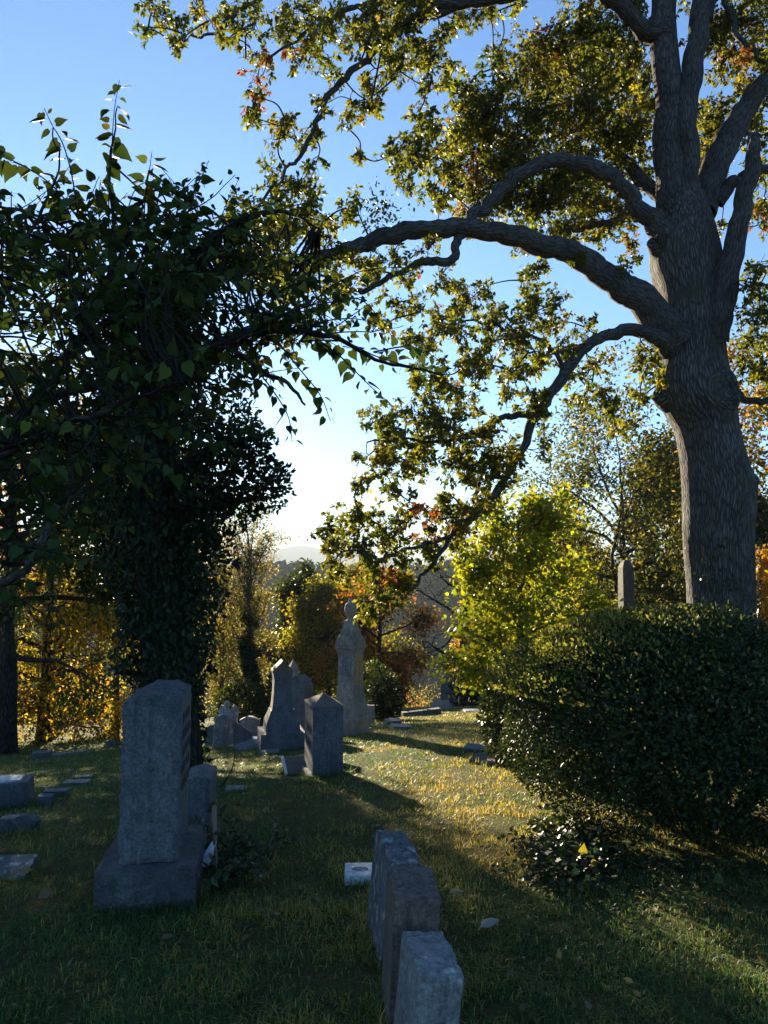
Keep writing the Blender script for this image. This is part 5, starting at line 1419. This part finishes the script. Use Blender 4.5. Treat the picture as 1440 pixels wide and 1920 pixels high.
# ivy patch at the foot of the bush
n = 2200
P = []
while len(P) < n:
    px, py = r.normal(1066, 38), r.normal(1612, 34)
    if abs(py - 1612) > 75: continue
    P.append((px, py))
P = np.array(P)
g = np.array([at(a, b)[0] for a, b in P[:420]])
idx = r.integers(0, 420, n)
pos = g[idx] + r.normal(size=(n, 3)) * [.07, .09, 0]
pos[:, 2] = ground_z(pos[:, 0], pos[:, 1]) + .03 + .10 * r.random(n)
leaf_obj('ivy_patch', [leaves(pos, unit(rand_dir(n, r) * [1, 1, .5]), unit(rand_dir(n, r) * .6 + [0, 0, .8]), .038 * r.uniform(.6, 1.3, n), pal(n, icol, None, .3, r), T_STAR)], M_WAXY, kind='stuff')
# ivy and weeds in the shade under the bush and to the right
n = 2600
ang = r.uniform(-2.6, -.2, n); q = r.uniform(.75, 1.5, n)
pos = np.stack([bb[0] + np.cos(ang) * q * 1.25, bb[1] + np.sin(ang) * q * 1.15, 0 * q], -1)
pos[:, 2] = ground_z(pos[:, 0], pos[:, 1]) + .005 + .03 * r.random(n)
leaf_obj('ground_ivy', [leaves(pos, unit(rand_dir(n, r) * [1, 1, .4]), unit(rand_dir(n, r) * .6 + [0, 0, .8]), .028 * r.uniform(.6, 1.3, n), pal(n, [(.02, .035, .016), (.03, .05, .02)], None, .3, r), T_STAR)], M_IVY, kind='stuff')

# a few leaves one can point at
def single_leaf(label, px, py, size, col, T, lift=.05, D=None, N=None, mat=None):
    p, _ = at(px, py)
    V, F, C = leaves(np.zeros((1, 3)), np.array([D or [1, .15, .12]]), np.array([N or [-.1, -.35, .9]]), [size], [col], T)
    me = mesh_np('fallen_leaf', V, F); add_col(me, C)
    o = link('fallen_leaf', me, mat or M_LEAF, label=label, cat='leaf', group='fallen leaves lying on the lawn')
    o.location = p + [0, 0, lift]
single_leaf('large pale dried curled leaf lying on the grass right of the three headstones', 900, 1762, .105, (.45, .42, .36), T_SIMPLE, .05, [1, .45, .2])
single_leaf('yellow heart-shaped leaf glowing in the ivy at the foot of the big bush', 1092, 1640, .07, (.20, .16, .015), T_HEART, .10, [.3, .3, .9], [0, -1, .3])
single_leaf('smaller yellow leaf beside the glowing one in the ivy', 1114, 1656, .045, (.20, .17, .02), T_HEART, .09, [.1, .3, .9], [.2, -1, .3])
single_leaf('green-yellow leaf on the dark ground right of the bush foot', 1348, 1678, .06, (.08, .11, .03), T_HEART, .06, [.3, .5, .6], [0, -.6, .8])
single_leaf('pale brown crumpled leaf in front of the large headstone base, at left', 72, 1698, .09, (.22, .16, .09), T_STAR, .05)
single_leaf('tan leaf lying below the ledger corner at left', 40, 1652, .07, (.30, .20, .09), T_STAR, .05)
single_leaf('thin pale leaf on the grass between the markers and the bush', 842, 1690, .08, (.30, .27, .2), T_SIMPLE, .04, [1, .1, .05])
single_leaf('brown curled leaf in front of the three headstones, lower left lawn', 300, 1782, .06, (.18, .13, .08), T_SIMPLE, .05)
n = 1100
d_ = np.exp(r.uniform(math.log(2.2), math.log(26), n)); th = r.uniform(-.58, .58, n)
x_, y_ = d_ * np.sin(th), d_ * np.cos(th)
pos = np.stack([x_, y_, ground_z(x_, y_) + .012 + .04 * r.random(n)], -1)
leaf_obj('leaf_litter', [leaves(pos, unit(rand_dir(n, r) * [1, 1, .35]), unit(rand_dir(n, r) * .5 + [0, 0, .8]), r.uniform(.018, .045, n) * (1 + d_ / 30), pal(n, [(.16, .11, .05), (.22, .16, .08), (.11, .075, .04), (.26, .23, .17), (.2, .09, .03)], [4, 3, 3, 1, .7], .3, r), T_SIMPLE)], M_LEAF, kind='stuff')

# ------------------------------------------------------------------ grass
r = np.random.default_rng(88)
n = 400000
d_ = np.exp(r.uniform(math.log(1.75), math.log(34), n)); th = r.uniform(-.66, .66, n)
x_, y_ = d_ * np.sin(th), d_ * np.cos(th)
# tufts: pull blades together a little
cell = r.normal(size=(n, 2)) * .0
big_n = fbm(np.stack([x_ * .9, y_ * .9, 0 * x_], -1), 4, 31)
fine = fbm(np.stack([x_ * 5, y_ * 5, 0 * x_], -1), 3, 37)
bx_, by_ = [], []
for o in list(COL.objects):
    if o.parent is None and o.get('category') in ('gravestone', 'monument', 'grave marker') and 2 < o.location.y < 13:
        ch = [c for c in o.children if c.type == 'MESH' and c.name.split('.')[0] in ('base', 'die', 'slab', 'stone')]
        if not ch: continue
        cs = np.array([v for c in ch for v in c.bound_box])
        x0_, x1_, y0_, y1_ = cs[:, 0].min(), cs[:, 0].max(), cs[:, 1].min(), cs[:, 1].max()
        k = int(260 * (x1_ - x0_ + y1_ - y0_) * min(2.2, 9 / o.location.y))
        sd_ = r.integers(0, 4, k); q_ = r.random(k); e_ = np.abs(r.normal(size=k)) * .022 + .004
        lx = np.where(sd_ < 2, x0_ + (x1_ - x0_) * q_, np.where(sd_ == 2, x0_ - e_, x1_ + e_))
        ly = np.where(sd_ < 2, np.where(sd_ == 0, y0_ - e_, y1_ + e_), y0_ + (y1_ - y0_) * q_)
        a_ = o.rotation_euler.z
        bx_.append(o.location.x + lx * math.cos(a_) - ly * math.sin(a_)); by_.append(o.location.y + lx * math.sin(a_) + ly * math.cos(a_))
bx_, by_ = np.concatenate(bx_), np.concatenate(by_)
tall = np.concatenate([np.zeros(n, bool), np.ones(len(bx_), bool)])
x_, y_ = np.concatenate([x_, bx_]), np.concatenate([y_, by_]); d_ = np.concatenate([d_, np.hypot(bx_, by_)]); n = len(x_)
big_n = fbm(np.stack([x_ * .9, y_ * .9, 0 * x_], -1), 4, 31)
fine = fbm(np.stack([x_ * 5, y_ * 5, 0 * x_], -1), 3, 37)
keep = tall | (r.random(n) < np.clip(.78 + .9 * fine, .25, 1))
x_, y_, d_, big_n, fine, tall = [a[keep] for a in (x_, y_, d_, big_n, fine, tall)]
n = len(x_)
z_ = ground_z(x_, y_) - .004
h = r.uniform(.018, .044, n) * (1 + .5 * fine) * (1 + .35 * np.clip(big_n, -1, 1)) * (1 + d_ / 60) * np.where(tall, 1.9, 1)
w = .0021 * np.maximum(1, d_ / 4.4) * r.uniform(.7, 1.4, n)
az = r.uniform(0, 6.283, n); lean_ = r.uniform(.2, 1.7, n)
dx, dy = np.cos(az), np.sin(az)
sx, sy = -dy, dx
b = np.stack([x_, y_, z_], -1)
side = np.stack([sx, sy, 0 * sx], -1) * w[:, None]
fwd_ = np.stack([dx, dy, 0 * dx], -1)
m1 = b + fwd_ * (h * lean_ * .28)[:, None] + np.stack([0 * h, 0 * h, h * .62], -1)
tp_ = b + fwd_ * (h * lean_ * 1.0)[:, None] + np.stack([0 * h, 0 * h, h * (1.02 - .22 * lean_)], -1)
# straw gathers in the sunlit middle to paint it brighter; left and near grass greener
sun_patch = np.clip(1 - ((x_ - .9 - .03 * y_) / 2.2) ** 2, 0, 1) * np.clip((y_ - 2.4) / 2.6, 0, 1)
dry_sun = np.clip(-.05 + 1.1 * big_n + .4 * fine + .85 * sun_patch, 0, 1)[:, None]
green = pal(n, [(.060, .135, .048), (.075, .145, .048), (.105, .155, .042)], None, .3, r)
straw = pal(n, [(.46, .35, .10), (.37, .30, .075), (.25, .25, .055)], None, .3, r)
pick = r.random((n, 1)) < (.03 + .80 * dry_sun ** 1.6)
cg = np.where(pick, straw, green)
nr_ = d_ < 4.6
k = int(nr_.sum())
V5 = np.stack([b - side, b + side, m1 + side * .75, m1 - side * .75, tp_], 1)[nr_].reshape(-1, 3)
V3 = np.stack([b - side * 1.1, b + side * 1.1, tp_], 1)[~nr_].reshape(-1, 3)
o5 = np.arange(k)[:, None] * 5; o3 = 5 * k + np.arange(n - k)[:, None] * 3
g_me = mesh_np('grass', np.vstack([V5, V3]), [np.array([[0, 1, 2, 3]]) + o5, np.vstack([np.array([[3, 2, 4]]) + o5, np.array([[0, 1, 2]]) + o3])])
add_col(g_me, np.vstack([np.repeat(cg[nr_], 5, 0), np.repeat(cg[~nr_], 3, 0)]))
link('grass', g_me, M_GRASS, kind='stuff')

# ------------------------------------------------------------------ air
hx0, hx1, hy0, hy1, hz0, hz1 = -9500, 9500, -400, 9500, -60, 225
me = mesh_np('haze', np.array([(x, y, z) for z in (hz0, hz1) for y in (hy0, hy1) for x in (hx0, hx1)], float),
             [np.array([[0, 2, 3, 1], [4, 5, 7, 6], [0, 1, 5, 4], [2, 6, 7, 3], [0, 4, 6, 2], [1, 3, 7, 5]])])
m, t, out = mat_new('haze')
v = nn(t, 'ShaderNodeVolumePrincipled')
v.inputs['Color'].default_value = (.20, .245, .305, 1)
v.inputs['Density'].default_value = HAZE if 'HAZE' in globals() else 3.2e-4
v.inputs['Anisotropy'].default_value = .35
t.links.new(v.outputs[0], out.inputs['Volume'])
link('haze', me, m, kind='stuff')
